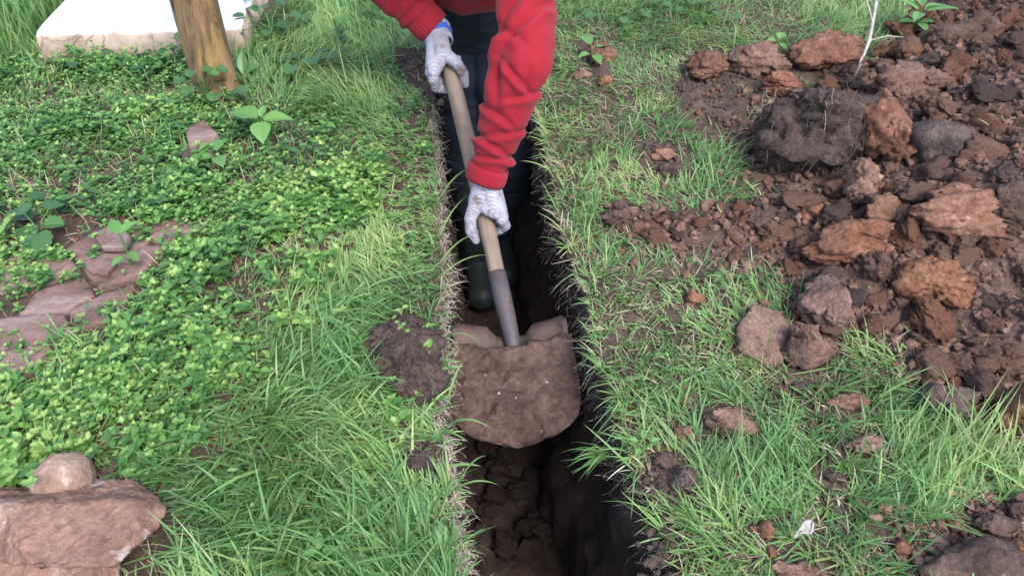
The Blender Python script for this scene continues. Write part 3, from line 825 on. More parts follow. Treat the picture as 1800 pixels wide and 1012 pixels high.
# ------------------------------------------------------------------ shovel and its load
A3 = PZ(901, 600, 1.50); C3 = PZ(783, 96, 1.78)
HA = (A3 - C3).normalized()                                             # along the shaft, towards the blade
HR = .0188
def wood_mat():
    t = NT('worn_ash_wood'); c = t.coord('Object')
    mp = t.n('ShaderNodeMapping'); mp.inputs['Scale'].default_value = (1, 1, .06); t.l(c, mp.inputs[0])
    n1 = t.noise(mp.outputs[0], 60, 5, .6, .3)
    col = t.ramp(n1, [(.3, (.13, .090, .065)), (.55, (.22, .160, .118)), (.75, (.30, .23, .178))])
    n2 = t.noise(c, 12, 4, .6)
    col = t.mix(t.ramp(n2, [(.5, (0, 0, 0)), (.72, (.8, .8, .8))]), col, (.14, .095, .072))
    return t.done(col, .6, t.bump(n1, .3, .003))
def steel_mat(name='muddy_steel', st=None):
    t = NT(name); c = t.coord('Object')
    n1 = t.noise(c, 28, 6, .7, .3)
    col = t.ramp(n1, st or [(.30, (.11, .10, .105)), (.42, (.075, .055, .047)), (.62, (.105, .066, .051))])
    t.l(t.ramp(n1, [(.4, (.55, .55, .55)), (.6, (0, 0, 0))]), t.b.inputs['Metallic'])
    return t.done(col, .6, t.bump(t.noise(c, 110, 4, .7), .4, .003))
M_STEEL = steel_mat()
shovel = obj('shovel', None, loc=A3, label='wooden-shafted shovel with muddy steel blade held by both gloved hands', cat='shovel')
def local_tube(name, p0, p1, radii, mat, parent, n=20, bend=0):
    """tube built along its own Z so grain follows it"""
    p0, p1 = Vector(p0), Vector(p1); L = (p1 - p0).length; k = len(radii)
    V, F = tube_np([(bend * math.sin(math.pi * i / (k - 1)), 0, L * i / (k - 1)) for i in range(k)], radii, n)
    o = obj(name, mesh_np(name, V, F), mat, parent)
    o.location = p0 - parent.matrix_world.translation if False else p0 - parent.location
    o.rotation_euler = (p1 - p0).to_track_quat('Z', 'Y').to_euler()
    return o
sock_top = A3 - HA * .155
local_tube('shaft', C3 - HA * .05, sock_top + HA * .04, [HR * .80, HR * .97, HR * 1.0, HR * 1.02, HR * 1.03, HR * 1.02, HR * .98, HR * .92, HR * .9], wood_mat(), shovel, 24, .004)
# blade frame
bdir = Vector((.06, -.975, -.215)).normalized()
bw = Vector((1, .075, .05)); bw = (bw - bdir * bw.dot(bdir)).normalized()
bn = bw.cross(bdir) * -1
if bn.z < 0: bn = -bn
B0 = A3 - HA * .022 - bn * .012; BL, BW = .245, .121
def blade_pt(s, u):
    if s < .5: hw = BW * (0.94 + .06 * s / .5)
    else: hw = BW * max(0, 1 - ((s - .5) / .5) ** 3.4) ** .42
    y = s
    dish = .036 * u * u * (1 - .35 * s) + .018 * max(0, .25 - s) / .25 * (abs(u) > .28)
    return B0 + bdir * (BL * y) + bw * (hw * u) + bn * (dish - .010 + .020 * (s - .4) ** 2)
def blade():
    ns, nu = 28, 25; V = []
    for th in (0, -.0028):
        for a in range(ns):
            s = a / (ns - 1)
            for b in range(nu):
                u = -1 + 2 * b / (nu - 1)
                ss = s * .998
                q = blade_pt(ss, u) + bn * th
                if a == 0: q = q - bdir * (.012 * (.35 < abs(u) < .97))                 # tread shoulders
                V.append(q)
    V = np.array([v[:] for v in V]); N = ns * nu
    f = grid_faces(ns, nu); F = [f, (f + N)[:, ::-1]]
    per = [b for b in range(nu)] + [a * nu + nu - 1 for a in range(1, ns)] + [(ns - 1) * nu + b for b in range(nu - 2, -1, -1)] + [a * nu for a in range(ns - 2, 0, -1)]
    per = np.array(per); nx = np.roll(per, -1)
    F.append(np.stack([nx, per, per + N, nx + N], 1))
    return obj('blade', mesh_np('blade', V - np.array(A3[:]), [np.concatenate(F)]), M_STEEL, shovel)
blade()
V, F = tube_np([sock_top, sock_top + HA * .05, sock_top + HA * .10, A3, A3 + HA * .012 + bdir * .035 - bn * .008], [.0198, .0200, .0186, .0158, .009], 20)
obj('socket', mesh_np('socket', V - np.array(A3[:]), F), steel_mat('worn_blue_steel', [(.35, (.125, .118, .135)), (.52, (.085, .074, .078)), (.68, (.12, .080, .064))]), shovel)

def load():
    ns, nu = 70, 70; top = []; bot = []; LN = fbm(p3(np.arange(70) * .11, np.zeros(70)), 3, 88) * 2
    for a in range(ns):
        s = .14 + (.992 - .14) * (1 - (1 - a / (ns - 1)) ** 1.4)
        for b in range(nu):
            u = -1 + 2 * b / (nu - 1)
            sj = .022 * float(LN[b]) * max(0, 1 - (s - .14) / .3); s_ = s; s = s + sj
            q = blade_pt(min(s, .985), u * (1.05 if u > 0 else 1.0)) + bdir * (BL * max(0, s - .985))
            edge = min(1, (1 - abs(u)) / .22) ** .7 * min(1, max(0, .992 - s) / .20) ** .7 * min(1, max(0, s - .14) / .05 + .15) ** .5
            flat = -.030 * u * u * (1 - .3 * s)
            s = s_
            top.append(q + bn * (.004 + (.030 + flat + .004 * math.sin(3 * s)) * edge)); bot.append(q + bn * .0025)
    top = np.array([v[:] for v in top]); bot = np.array([v[:] for v in bot])
    e = np.array([min(1, (1 - abs(-1 + 2 * b / (nu - 1))) / .1) for a in range(ns) for b in range(nu)])
    n = np.array(bn[:])
    d = .012 * fbm(top * 13, 3, 81) + .009 * fbm(top * 45, 3, 82) + .006 * (.45 - worley(top * 11, 87)) - .022 * np.clip(worley(top * 17, 83) - .62, 0, 1) + .004 * (0.5 - worley(top * 60, 84))
    top = top + n * (d * (.3 + .7 * e))[:, None]
    rim = fbm(top * 30, 3, 85)[:, None] * .003 * (1 - e)[:, None]
    top += rim * np.array(bw[:]); V = np.vstack([top, bot]); N = ns * nu
    f = grid_faces(ns, nu)
    per = np.array([b for b in range(nu)] + [a * nu + nu - 1 for a in range(1, ns)] + [(ns - 1) * nu + b for b in range(nu - 2, -1, -1)] + [a * nu for a in range(ns - 2, 0, -1)]); nx = np.roll(per, -1)
    base = np.array(B0[:])
    m = soil_mat('shovelled_soil', (.046, .028, .022), (.096, .058, .046), (.155, .097, .078), (.22, .16, .135), scale=.8, bump=.9, rnd=0.0)
    return obj('soil_load', mesh_np('soil_load', V - base, [np.concatenate([f, (f + N)[:, ::-1], np.stack([nx, per, per + N, nx + N], 1)])]), m, None, B0,
               'load of moist red-brown soil filling the shovel blade', 'soil')
LOAD = load()
lv = np.array([q.co[:] for q in LOAD.data.vertices])[:4900] + np.array(B0[:])
for (px, py, r_, lab) in ((877, 692, .0026, 'tiny white pebble in the soil on the shovel, left of centre'), (962, 672, .0021, 'tiny pale pebble in the soil on the shovel, right of centre'), (905, 698, .0014, 'tiniest pale grit grain in the soil on the shovel')):
    ux, uy = to_px(lv[:, 0], lv[:, 1], lv[:, 2]); k_ = int(np.argmin((ux - px) ** 2 + (uy - py) ** 2))
    p, f = lump(int(px), 2, (r_ * 1.3, r_, r_), 3, .1, .2)
    obj('pebble', mesh_np('pebble', p, [f]), NT('pale_pebble').done((.36, .33, .29), .8), None, tuple(lv[k_] + np.array([0, 0, r_ * .5])), lab, 'pebble')

# ------------------------------------------------------------------ the digger
def balls(segs, n=9):
    """segs: (p0, r0, p1, r1[, (axis, squash)]) -> mesh of overlapping balls along each tapered limb"""
    V0, F0 = ICO[2]; vs = []; fs = []; N = 0
    for sg in segs:
        p0, r0, p1, r1 = np.array(sg[0]), sg[1], np.array(sg[2]), sg[3]
        m = max(3, int(np.linalg.norm(p1 - p0) / (min(r0, r1) * .35)))
        m = min(m, 40)
        for k in range(m + 1):
            t = k / m; q = V0 * (r0 + (r1 - r0) * t)
            if len(sg) > 4:
                ax = np.array(Vector(sg[4][0]).normalized()[:]); w = sg[4][1] - 1
                q = q + np.outer(q @ ax, ax) * w
            vs.append(q + p0 + (p1 - p0) * t); fs.append(F0 + N); N += len(V0)
    return mesh_np('t', np.vstack(vs), [np.concatenate(fs)])
V3 = lambda *a: Vector(a)
# joints (metres); the figure faces the camera, stooping
hipC, chest, neckP = V3(-.115, 2.02, .14), V3(-.125, 1.755, .485), V3(-.13, 1.625, .59)
shL, shR = V3(.045, 1.607, .505), V3(-.30, 1.723, .56)
elL = PZ(916, 112, 1.47); wrL = PZ(858, 298, 1.56)
elR = V3(-.37, 1.79, .41); wrR = PZ(766, 55, 1.79)
hipL, hipR = V3(-.045, 2.04, .12), V3(-.165, 2.04, .12)
knL, knR = V3(-.010, 1.82, -.20), V3(-.130, 1.90, -.22)
anL, anR = V3(-.030, 1.87, -.52), V3(-.105, 1.75, -.52)
headC = V3(-.13, 1.52, .69)
LAT = (V3(1, -.12, .0), 1.35)
def skin_mat():
    t = NT('skin'); c = t.coord('Object'); n = t.noise(c, 60, 4, .6)
    t.b.inputs['Subsurface Weight'].default_value = .08
    return t.done(t.ramp(n, [(.3, (.42, .22, .15)), (.7, (.55, .32, .23))]), .5, t.bump(n, .15, .003))
fwd = V3(.02, -.80, -.60).normalized(); up = V3(0, -.6, .8).normalized(); side = fwd.cross(up).normalized()
hd = [(headC, .082, headC + up * .045 - fwd * .012, .086), (headC + fwd * .03 - up * .06, .052, headC + fwd * .035 - up * .075, .042),
      (headC + fwd * .085 + up * .012, .010, headC + fwd * .104 - up * .018, .014), (headC + side * .083, .016, headC + side * .085 - up * .03, .012), (headC - side * .083, .016, headC - side * .085 - up * .03, .012),
      (headC + fwd * .066 - up * .052 - side * .018, .012, headC + fwd * .066 - up * .052 + side * .018, .012),
      (headC + fwd * .072 + up * .030 - side * .05, .010, headC + fwd * .078 + up * .030 + side * .05, .010)]
body = balls(hd + [(headC - up * .04 - fwd * .03, .052, neckP, .058), (neckP, .07, chest, .10, LAT), (chest, .095, hipC, .075, LAT),
                   (shL, .052, elL, .040), (elL, .040, wrL, .027), (shR, .052, elR, .040), (elR, .040, wrR, .027),
                   (hipL, .078, knL, .052), (knL, .050, anL, .036), (hipR, .078, knR, .052), (knR, .050, anR, .036), (shL, .05, neckP, .06), (shR, .05, neckP, .06)])
v, f = remesh(body, .007, 5)
PB = np.array([-.10, 1.80, -DEPTH])
person = obj('person', mesh_np('person', v - PB, [f]), skin_mat(), None, PB, 'stooping person in a red sweater digging in the trench', 'person')
def on_person(name, v, f, mat, uv=None):
    return obj(name, mesh_np(name, v - PB, f if isinstance(f, list) else [f], uv), mat, person)
# eyes, hair
for s in (-1, 1):
    q = headC + fwd * .074 + up * .012 + side * (.032 * s)
    on_person('eye', ICO[2][0] * .011 + np.array(q[:]), ICO[2][1], NT('eye_dark').done((.05, .035, .03), .2))
hv, hf = ICO[4]; hv = hv.copy()
c0 = np.array((headC + up * .03 - fwd * .018)[:]); hair = hv * .097 + c0
keep = ((hv @ np.array(fwd[:])) < .45 - .2 * 0) & ((hv @ np.array(up[:])) > -.45 - .0)
keep &= ((hv @ np.array(up[:])) * 1.0 - (hv @ np.array(fwd[:])) * .9 > -.35)
hair += hv * (0.006 * fbm(hv * 9, 3, 91))[:, None]
kf = hf[keep[hf].all(1)]
on_person('hair', hair, kf, NT('dark_hair').done((.03, .022, .018), .6))

# sweater
def cloth_mat(name, ramp_stops, rough=.9, fuzz=.3, scale=1.0):
    t = NT(name); c = t.coord('Object'); n = t.noise(c, 220 * scale, 3, .6); n1 = t.noise(c, 9, 3, .5)
    col = t.ramp(n1, ramp_stops)
    t.b.inputs['Sheen Weight'].default_value = fuzz * .25; t.b.inputs['Sheen Roughness'].default_value = .5
    return t.done(t.mix(.25, col, t.ramp(n, [(.3, (.6, .6, .6)), (.7, (1.3, 1.3, 1.3))]), 'MULTIPLY'), rough, t.bump(n, .35, .002))
M_RED = cloth_mat('red_fleece', [(.3, (.20, .007, .014)), (.7, (.26, .010, .021))])
t = NT('chest_print'); c = t.coord('Object')
M_NAVY = t.done((.02, .03, .12), .85)
cuffL = wrL + (elL - wrL).normalized() * .012
cuffR = wrR + (elR - wrR).normalized() * .045
belly = V3(-.105, 1.871, .337)
sw = balls([(shL, .072, elL + V3(.0, 0, 0), .064), (elL, .061, elL.lerp(cuffL, .5), .055), (elL.lerp(cuffL, .5), .055, elL.lerp(cuffL, .84), .047), (elL.lerp(cuffL, .84), .047, cuffL, .040),
            (shR, .078, elR, .068), (elR, .066, elR.lerp(cuffR, .8), .056), (elR.lerp(cuffR, .8), .054, cuffR, .042),
            (neckP, .085, chest, .128, LAT), (chest, .128, belly, .118, LAT), (belly, .118, belly + V3(0, .10, -.05), .105, LAT), (shL, .07, neckP, .075), (shR, .07, neckP, .075)])
v, f = remesh(sw, .0055, 8)
n = normals_of(v, f)
def seg_par(v, a, b):
    a, b = np.array(a[:]), np.array(b[:]); d = b - a; L2 = d @ d
    t = np.clip((v - a) @ d / L2, 0, 1); return t, np.linalg.norm(v - a - t[:, None] * d, axis=1)
# drape folds: bands that run round the sleeve, tighter near elbow and cuff
disp = .010 * fbm(v * 6, 3, 101) + .003 * fbm(v * 24, 2, 106)
def creases(v, a, b, lst):
    t_, dist_ = seg_par(v, a, b); w = np.exp(-(dist_ / .095) ** 6); r = np.zeros(len(v))
    lat = (v[:, 0] - (a.x + (b.x - a.x) * t_)) / .06
    wob = .07 * fbm(v * 11, 2, 104)
    for (t0, slope, width, depth, c0, c1) in lst:
        win = sstep(c0 - .25, c0 + .15, lat) * (1 - sstep(c1 - .15, c1 + .25, lat))
        e = (t_ + wob - t0 - slope * lat)
        r += win * depth * (-np.exp(-(e / width) ** 2) + .75 * np.exp(-((e - 1.9 * width) / (1.3 * width)) ** 2))
    return w * r * .8
disp += creases(v, elL, cuffL, [(.10, .18, .035, .011, -1.4, .5), (.30, -.16, .03, .008, -.3, 1.4), (.52, .12, .03, .009, -1.3, .3), (.66, -.10, .03, .008, -.8, 1.3), (.80, .10, .028, .010, -1.3, 1.3), (.91, -.05, .022, .008, -1.3, 1.3)])
disp += creases(v, shL, elL, [(.55, -.30, .05, .013, -1.4, 1.4), (.80, -.24, .04, .012, -1.2, 1.0), (.95, .16, .035, .010, -1.4, .2)])
disp += creases(v, elR, cuffR, [(.35, .15, .04, .009, -1.4, 1.4), (.7, -.12, .04, .009, -1.4, 1.4), (.88, .1, .03, .008, -1.4, 1.4)])
v = v + n * disp[:, None]
sweater = on_person('sweater', v, f, M_RED)
# cuffs and hem
def ring_tube(c, axis, r, rr, h, name, mat, ribs=26, parent_fn=on_person, squash=None):
    axis = Vector(axis).normalized(); a = axis.orthogonal().normalized(); b = axis.cross(a); n = ribs * 4; V = []
    prof = [(-.5, .92), (-.5, 1.0), (-.2, 1.04), (.2, 1.04), (.5, 1.0), (.5, .90)]
    for (z, m) in prof:
        for j in range(n):
            an = 2 * math.pi * j / n; q = r * m * (1 + .018 * math.cos(ribs * an))
            V.append(Vector(c) + axis * (z * h) + (a * math.cos(an) + b * math.sin(an)) * q)
    return parent_fn(name, np.array([v[:] for v in V]), grid_faces(len(prof), n, True), mat)
ring_tube(cuffL + (wrL - elL).normalized() * .022, wrL - elL, .042, 0, .036, 'sleeve_cuff', M_RED)
ring_tube(cuffR + (wrR - elR).normalized() * .016, wrR - elR, .043, 0, .045, 'sleeve_cuff', M_RED)
M_SHIRT = cloth_mat('pale_blue_shirt', [(.3, (.20, .24, .36)), (.7, (.30, .34, .46))])
ring_tube(cuffR + (wrR - elR).normalized() * .045, wrR - elR, .036, 0, .03, 'shirt_cuff', M_SHIRT, 10)
# navy chest panel, set just proud of the sweater, with its pale stitching
bv = v; bf = f
ctr = (chest + belly) / 2
tax, dd = seg_par(v, chest, belly)
front = ((n @ np.array([0, -.55, -.8])) > .25) & (dd < .20) & (v[:, 0] < .0) & (v[:, 0] > -.20)
for a_, b_ in ((shL, elL), (shR, elR), (elR, cuffR), (elL, cuffL)): front &= seg_par(v, a_, b_)[1] > .088
selv = front & (tax > .25) & (tax < .72)
kf = f[selv[f].all(1)]
if len(kf): on_person('chest_panel', v + n * .003, kf, M_NAVY)

# trousers and boots
M_JEANS = cloth_mat('dark_blue_denim', [(.3, (.005, .008, .016)), (.7, (.012, .019, .031))], .85, .1, .6)
tr = balls([(hipC, .098, hipC + V3(0, -.13, .17), .100, LAT), (hipL, .084, knL, .068), (knL, .066, anL, .056), (hipR, .084, knR, .068), (knR, .066, anR, .056)])
v2, f2 = remesh(tr, .0075, 6); n2 = normals_of(v2, f2)
v2 = v2 + n2 * (.008 * fbm(v2 * np.array([9, 9, 22]), 3, 111) + .006 * (1 - np.abs(fbm(v2 * np.array([7, 7, 26]), 2, 112)) * 2))[:, None]
on_person('trousers', v2, f2, M_JEANS)
t = NT('rubber_boot'); c = t.coord('Object')
M_BOOT = t.done(t.ramp(t.noise(c, 30, 5, .7), [(.35, (.010, .018, .020)), (.6, (.025, .032, .032)), (.75, (.07, .05, .04))]), .55, t.bump(t.noise(c, 80, 3), .2, .003))
for an, toe in ((anL, V3(-.02, 1.69, -DEPTH + .075)), (anR, V3(-.090, 1.60, -DEPTH + .075))):
    heel = V3(an.x, an.y + .03, -DEPTH + .075)
    bt = balls([(an + V3(0, 0, .22), .066, an + V3(0, 0, .02), .056), (an, .055, heel, .046), (heel, .042, toe, .046), (an + V3(0, 0, -.01), .052, heel.lerp(toe, .55), .046)])
    v3, f3 = remesh(bt, .006, 5); v3[:, 2] = np.maximum(v3[:, 2], -DEPTH + .03)
    on_person('boot', v3, f3, M_BOOT)

# gloves
def glove_mat():
    t = NT('white_knit'); c = t.coord('Object')
    mp = t.n('ShaderNodeMapping'); t.l(c, mp.inputs[0])
    w = t.n('ShaderNodeTexWave', wave_type='BANDS', bands_direction='Y'); w.inputs['Scale'].default_value = 75; w.inputs['Distortion'].default_value = 1.2
    t.l(mp.outputs[0], w.inputs[0])
    n = t.noise(c, 26, 4, .65)
    col = t.ramp(n, [(.30, (.15, .115, .10)), (.42, (.29, .27, .31)), (.66, (.38, .375, .45))])
    col = t.mix(.35, col, t.ramp(w.outputs['Fac'], [(.2, (.6, .6, .65)), (.7, (1.1, 1.1, 1.1))]), 'MULTIPLY')
    b = t.bump(w.outputs['Fac'], .6, .0025); b = t.bump(t.noise(c, 300, 3), .3, .001, b)
    return t.done(col, .95, b)
M_GLOVE = glove_mat(); M_BAND = cloth_mat('blue_band', [(.3, (.03, .07, .34)), (.7, (.05, .11, .45))])
def glove(gc, wrist, flip):
    """gc: grip centre on the shaft; fingers close round the shaft, thumb on the other side"""
    a = HA; u = (wrist - gc); u = (u - a * u.dot(a)).normalized()
    r = a.cross(u).normalized()
    if r.x < 0: r = -r
    r = r * flip
    R = HR + .0105
    def pt(th, rr, tt): return gc + a * tt + (u * math.cos(th) + r * math.sin(th)) * rr
    sg = []
    wc = wrist
    for k, tt in enumerate((.031, .0112, -.0088, -.028)):
        fr = (.0103, .0109, .0105, .0093)[k]
        kn = pt(rad(38), .046 - .003 * abs(k - 1), tt * 1.0)
        ch = [kn, pt(rad(78), R + .014, tt * 1.1), pt(rad(112), R + .007, tt * 1.05), pt(rad(150), R, tt), pt(rad(190), R, tt), pt(rad(222), R - .001, tt)]
        sg.append((wc + (kn - wc) * .25, .022, kn, fr * 1.32))
        rs = [fr * 1.25, fr * 1.12, fr * 1.1, fr, fr, fr * .9]
        for q in range(5): sg.append((ch[q], rs[q], ch[q + 1], rs[q + 1]))
    heel = pt(rad(-28), .044, -.012)
    sg.append((wc, .027, heel, .021)); sg.append((wc, .027, pt(rad(10), .046, .004), .020)); sg.append((heel, .02, pt(rad(20), .044, .02), .016))
    th = [heel, pt(rad(-62), .043, .018), pt(rad(-98), R + .006, .036), pt(rad(-140), R + .001, .048)]
    rs = [.017, .014, .012, .0105]
    for q in range(3): sg.append((th[q], rs[q], th[q + 1], rs[q + 1]))
    v, f = remesh(balls(sg), .0021, 2)
    return v, f, u
gL = PZ(848, 352, 1.552); gR = PZ(790, 112, 1.748)
# drop the grip centres exactly onto the shaft
gL = C3 + HA * (gL - C3).dot(HA); gR = C3 + HA * ((gR - C3).dot(HA))
for gc, wr, el, flip in ((gL, wrL, elL, 1), (gR, wrR, elR, -1)):
    w2 = wr + (gc - wr).normalized() * .012
    v, f, u = glove(gc, w2, flip)
    g = on_person('glove', v, f, M_GLOVE)
    ax = (gc - wr).normalized()
    def under_glove(name, vv, ff, mm, g=g): return obj(name, mesh_np(name, vv - PB, [ff]), mm, g)
    ring_tube(w2 + ax * -.004, ax, .0365, 0, .017, 'cuff_band', M_BAND, 18, under_glove)
    ring_tube(w2 + ax * .012, ax, .0325, 0, .026, 'cuff', M_GLOVE, 22, under_glove)

# ------------------------------------------------------------------ grass
def blades(base, length, width, az, tilt, curl, u, segs=4, roll=None):
    N = len(base); S = np.array([0, .28, .55, .8, 1.0])[:segs + 1] if segs == 4 else np.linspace(0, 1, segs + 1)
    W = np.array([.75, 1.0, .86, .52, 0])[:segs + 1] if segs == 4 else np.linspace(1, .25, segs + 1)
    d = np.stack([np.cos(az), np.sin(az)], 1)
    pos = np.zeros((N, segs + 1, 3)); pos[:, 0] = base
    for k in range(1, segs + 1):
        ang = tilt + curl * (S[k] + S[k - 1]) * .5
        st = (S[k] - S[k - 1]) * length
        pos[:, k, :2] = pos[:, k - 1, :2] + d * (np.sin(ang) * st)[:, None]
        pos[:, k, 2] = pos[:, k - 1, 2] + np.cos(ang) * st
    roll = RNG.normal(0, .5, N) if roll is None else roll
    sx = np.stack([-d[:, 1] * np.cos(roll), d[:, 0] * np.cos(roll), np.sin(roll)], 1)
    hw = .5 * width[:, None] * W[None]
    Lf = pos + sx[:, None] * hw[..., None]; Rt = pos - sx[:, None] * hw[..., None]
    nv = 2 * segs + 1
    V = np.concatenate([np.stack([Lf[:, :segs], Rt[:, :segs]], 2).reshape(N, 2 * segs, 3), pos[:, segs:]], 1)
    uv = np.zeros((N, nv, 2)); uv[..., 0] = u[:, None]; uv[:, :2 * segs, 1] = np.repeat(S[:segs], 2)[None]; uv[:, -1, 1] = 1
    o = np.arange(N)[:, None] * nv
    q = np.concatenate([np.stack([o[:, 0] + 2 * k, o[:, 0] + 2 * k + 1, o[:, 0] + 2 * k + 3, o[:, 0] + 2 * k + 2], 1) for k in range(segs - 1)])
    t = np.stack([o[:, 0] + 2 * segs - 2, o[:, 0] + 2 * segs - 1, o[:, 0] + 2 * segs], 1)
    return V.reshape(-1, 3), [q, t], uv.reshape(-1, 2)
def fill_blades(name, n, sampler, dens, par, mat, label, cat='grass', clump=0.035):
    q = sampler(n)
    c = q + RNG.normal(0, 0.0, q.shape)
    keep = RNG.random(len(q)) < dens(q)
    q = q[keep]
    # draw bases together into tufts
    cell = np.floor(q / clump); h = lambda s: _h(cell[:, 0].astype(np.int64), cell[:, 1].astype(np.int64), np.zeros(len(q), np.int64), s)
    ctr = (cell + np.stack([h(1), h(2)], 1)) * clump
    pull = np.clip(h(3) * 1.1 - .15, 0, .8)[:, None]
    q = q * (1 - pull) + (ctr + RNG.normal(0, clump * .12, q.shape)) * pull
    yl, yr = edgeL(q[:, 1]), edgeR(q[:, 1]); inT = (q[:, 1] > TR0 - .01) & (q[:, 1] < TR1 + .01)
    ob = np.zeros(len(q), bool)
    for ox, oy, orr in OBST: ob |= (np.abs(q[:, 0] - ox) < orr) & (np.abs(q[:, 1] - oy) < orr) & (np.hypot(q[:, 0] - ox, q[:, 1] - oy) < orr * .95)
    ok = ~ob & ~(inT & (q[:, 0] > yl - .003) & (q[:, 0] < yr + .003)); q = q[ok]
    z = gz(q[:, 0], q[:, 1], False)
    length, width, az, tilt, curl, u = par(q)
    V, F, uv = blades(np.column_stack([q, z - .004]), length, width, az, tilt, curl, u)
    # blades lie on the ground, not under it (they may hang into the trench)
    zz = np.repeat(z, 9); k = np.tile(np.arange(9), len(q))
    over = (V[:, 0] > edgeL(V[:, 1])) & (V[:, 0] < edgeR(V[:, 1]))
    V[:, 2] = np.where((k > 1) & ~over, np.maximum(V[:, 2], zz + .003 + .0008 * k), V[:, 2])
    return obj(name, mesh_np(name, V, F, uv), mat, label=label, cat=cat, kind='stuff')
def rect(x0, x1, y0, y1):
    return lambda n: np.stack([RNG.uniform(x0, x1, n), RNG.uniform(y0, y1, n)], 1)
def near_bias(x0, x1, y0, y1):
    return lambda n: np.stack([RNG.uniform(x0, x1, n), y0 + (y1 - y0) * RNG.random(n) ** 1.25], 1)
def pxs(q):
    px, py = to_px(q[:, 0], np.maximum(q[:, 1], .1)); return px, py
def bare_mask(q):
    m = np.ones(len(q))
    for b in BARE: m *= 1 - .96 * sstep(-.015, .012, sdist(q[:, 0], q[:, 1], b))
    m *= 1 - .985 * sstep(-.015, .015, sdist(q[:, 0], q[:, 1], HEAP))
    m *= 1 - .99 * sstep(-.01, .01, sdist(q[:, 0], q[:, 1], PATH))
    d = np.abs(q[:, 0] - P(150, 20).x)
    s0, s1 = P(95, 110), P(432, 99)
    sl = (q[:, 0] > s0.x - .05) & (q[:, 0] < s1.x + .01) & (q[:, 1] > s0.y + (q[:, 0] - s0.x) * (s1.y - s0.y) / (s1.x - s0.x) - .01) & (q[:, 1] < s0.y + 1.0)
    return m * (1 - sl)
def flow(q, seed, sc=2.2):
    return np.pi * 2.2 * fbm(p3(q[:, 0] * sc, q[:, 1] * sc), 2, seed)
def lip_pull(q, az, side, reach=.035):
    d = np.where(side < 0, edgeL(q[:, 1]) - q[:, 0], q[:, 0] - edgeR(q[:, 1]))
    return np.exp(-(d / reach) ** 2)

ROCKX, ROCKY = P(110, 960)[:2]
def dens_left(q):
    px, py = pxs(q); m = bare_mask(q)
    w = sstep(-.06, .06, sdist(q[:, 0], q[:, 1], WEED))
    m *= 1 - .76 * w
    m *= .66 + .34 * sstep(-.35, .2, fbm(p3(q[:, 0] * 6, q[:, 1] * 6), 3, 131))
    rk_ = ((q[:, 0] - ROCKX) / .21) ** 2 + ((q[:, 1] - ROCKY + .03) / .16) ** 2
    return m * (rk_ > 1)
def par_left(q):
    N = len(q); px, py = pxs(q)
    lush = sstep(380, 640, py)
    tall = np.exp(-((px - 560) / 150) ** 2) * (py < 200) + (px < 90) * (py < 160)
    d = lip_pull(q, None, -1)
    ln = RNG.gamma(6, 1 / 6, N) * (.038 + .052 * lush + .030 * np.clip(tall, 0, 1)) * (1 + .35 * fbm(p3(q[:, 0] * 5, q[:, 1] * 5), 2, 141))
    ln *= 1 - .5 * sstep(-.16, -.02, sdist(q[:, 0], q[:, 1], WEED)) * (py > 300)
    ln *= 1 - .55 * np.exp(-((q[:, 0] - ROCKX) / .26) ** 2 - ((q[:, 1] - ROCKY) / .17) ** 2)
    gap = edgeL(q[:, 1]) - q[:, 0]; ln *= .52 + .48 * sstep(.01, .20, gap)
    wd = RNG.uniform(.0022, .0042, N) * (1 + .25 * lush)
    az = flow(q, 151) + RNG.normal(0, .75, N)
    az = np.where((np.cos(az) > 0) & (gap < .16) & (RNG.random(N) < .8), np.pi - az, az)
    az = np.where(RNG.random(N) < d * .12, RNG.normal(0, .7, N), az)
    tilt = np.abs(RNG.normal(.68, .36, N)); curl = RNG.uniform(.2, 1.3, N)
    u = np.clip(RNG.normal(.52, .19, N) + .55 * fbm(p3(q[:, 0] * 7, q[:, 1] * 7), 2, 161), 0, 1)
    return ln, wd, az, tilt, curl, u
fill_blades('lawn_grass', 175000, near_bias(-1.95, -.02, .36, 2.8), dens_left, par_left, M_GRASS, 'lush green grass on the left bank of the trench')
def dens_right(q):
    m = bare_mask(q)
    return m * (.55 + .45 * sstep(-.35, .15, fbm(p3(q[:, 0] * 8, q[:, 1] * 8), 3, 171)))
def par_right(q):
    N = len(q); px, py = pxs(q)
    tall = np.exp(-((px - 1530) / 70) ** 2 - ((py - 660) / 50) ** 2) + np.exp(-((px - 1710) / 90) ** 2 - ((py - 780) / 60) ** 2) + (py < 90) * .7 + .5 * np.exp(-((px - 1250) / 60) ** 2 - ((py - 290) / 60) ** 2)
    d = lip_pull(q, None, 1)
    ln = RNG.gamma(5, 1 / 5, N) * (.032 + .016 * sstep(500, 950, py) + .026 * np.clip(tall, 0, 1)) * (1 + .4 * fbm(p3(q[:, 0] * 6, q[:, 1] * 6), 2, 142))
    wd = RNG.uniform(.0018, .0036, N)
    az = flow(q, 152, 3) + RNG.normal(0, .9, N)
    az = np.where(RNG.random(N) < d * .55, np.pi + RNG.normal(0, .7, N), az)
    tilt = np.abs(RNG.normal(.75, .38, N)); curl = RNG.uniform(.1, 1.2, N)
    u = np.clip(RNG.normal(.52, .2, N) + .5 * fbm(p3(q[:, 0] * 9, q[:, 1] * 9), 2, 162), 0, 1)
    return ln, wd, az, tilt, curl, u
fill_blades('lawn_grass', 125000, near_bias(-.25, 1.65, .36, 2.8), lambda q: dens_right(q) * (q[:, 0] > edgeR(q[:, 1]) - .01), par_right, M_GRASS, 'shorter patchy grass between the trench and the heap')
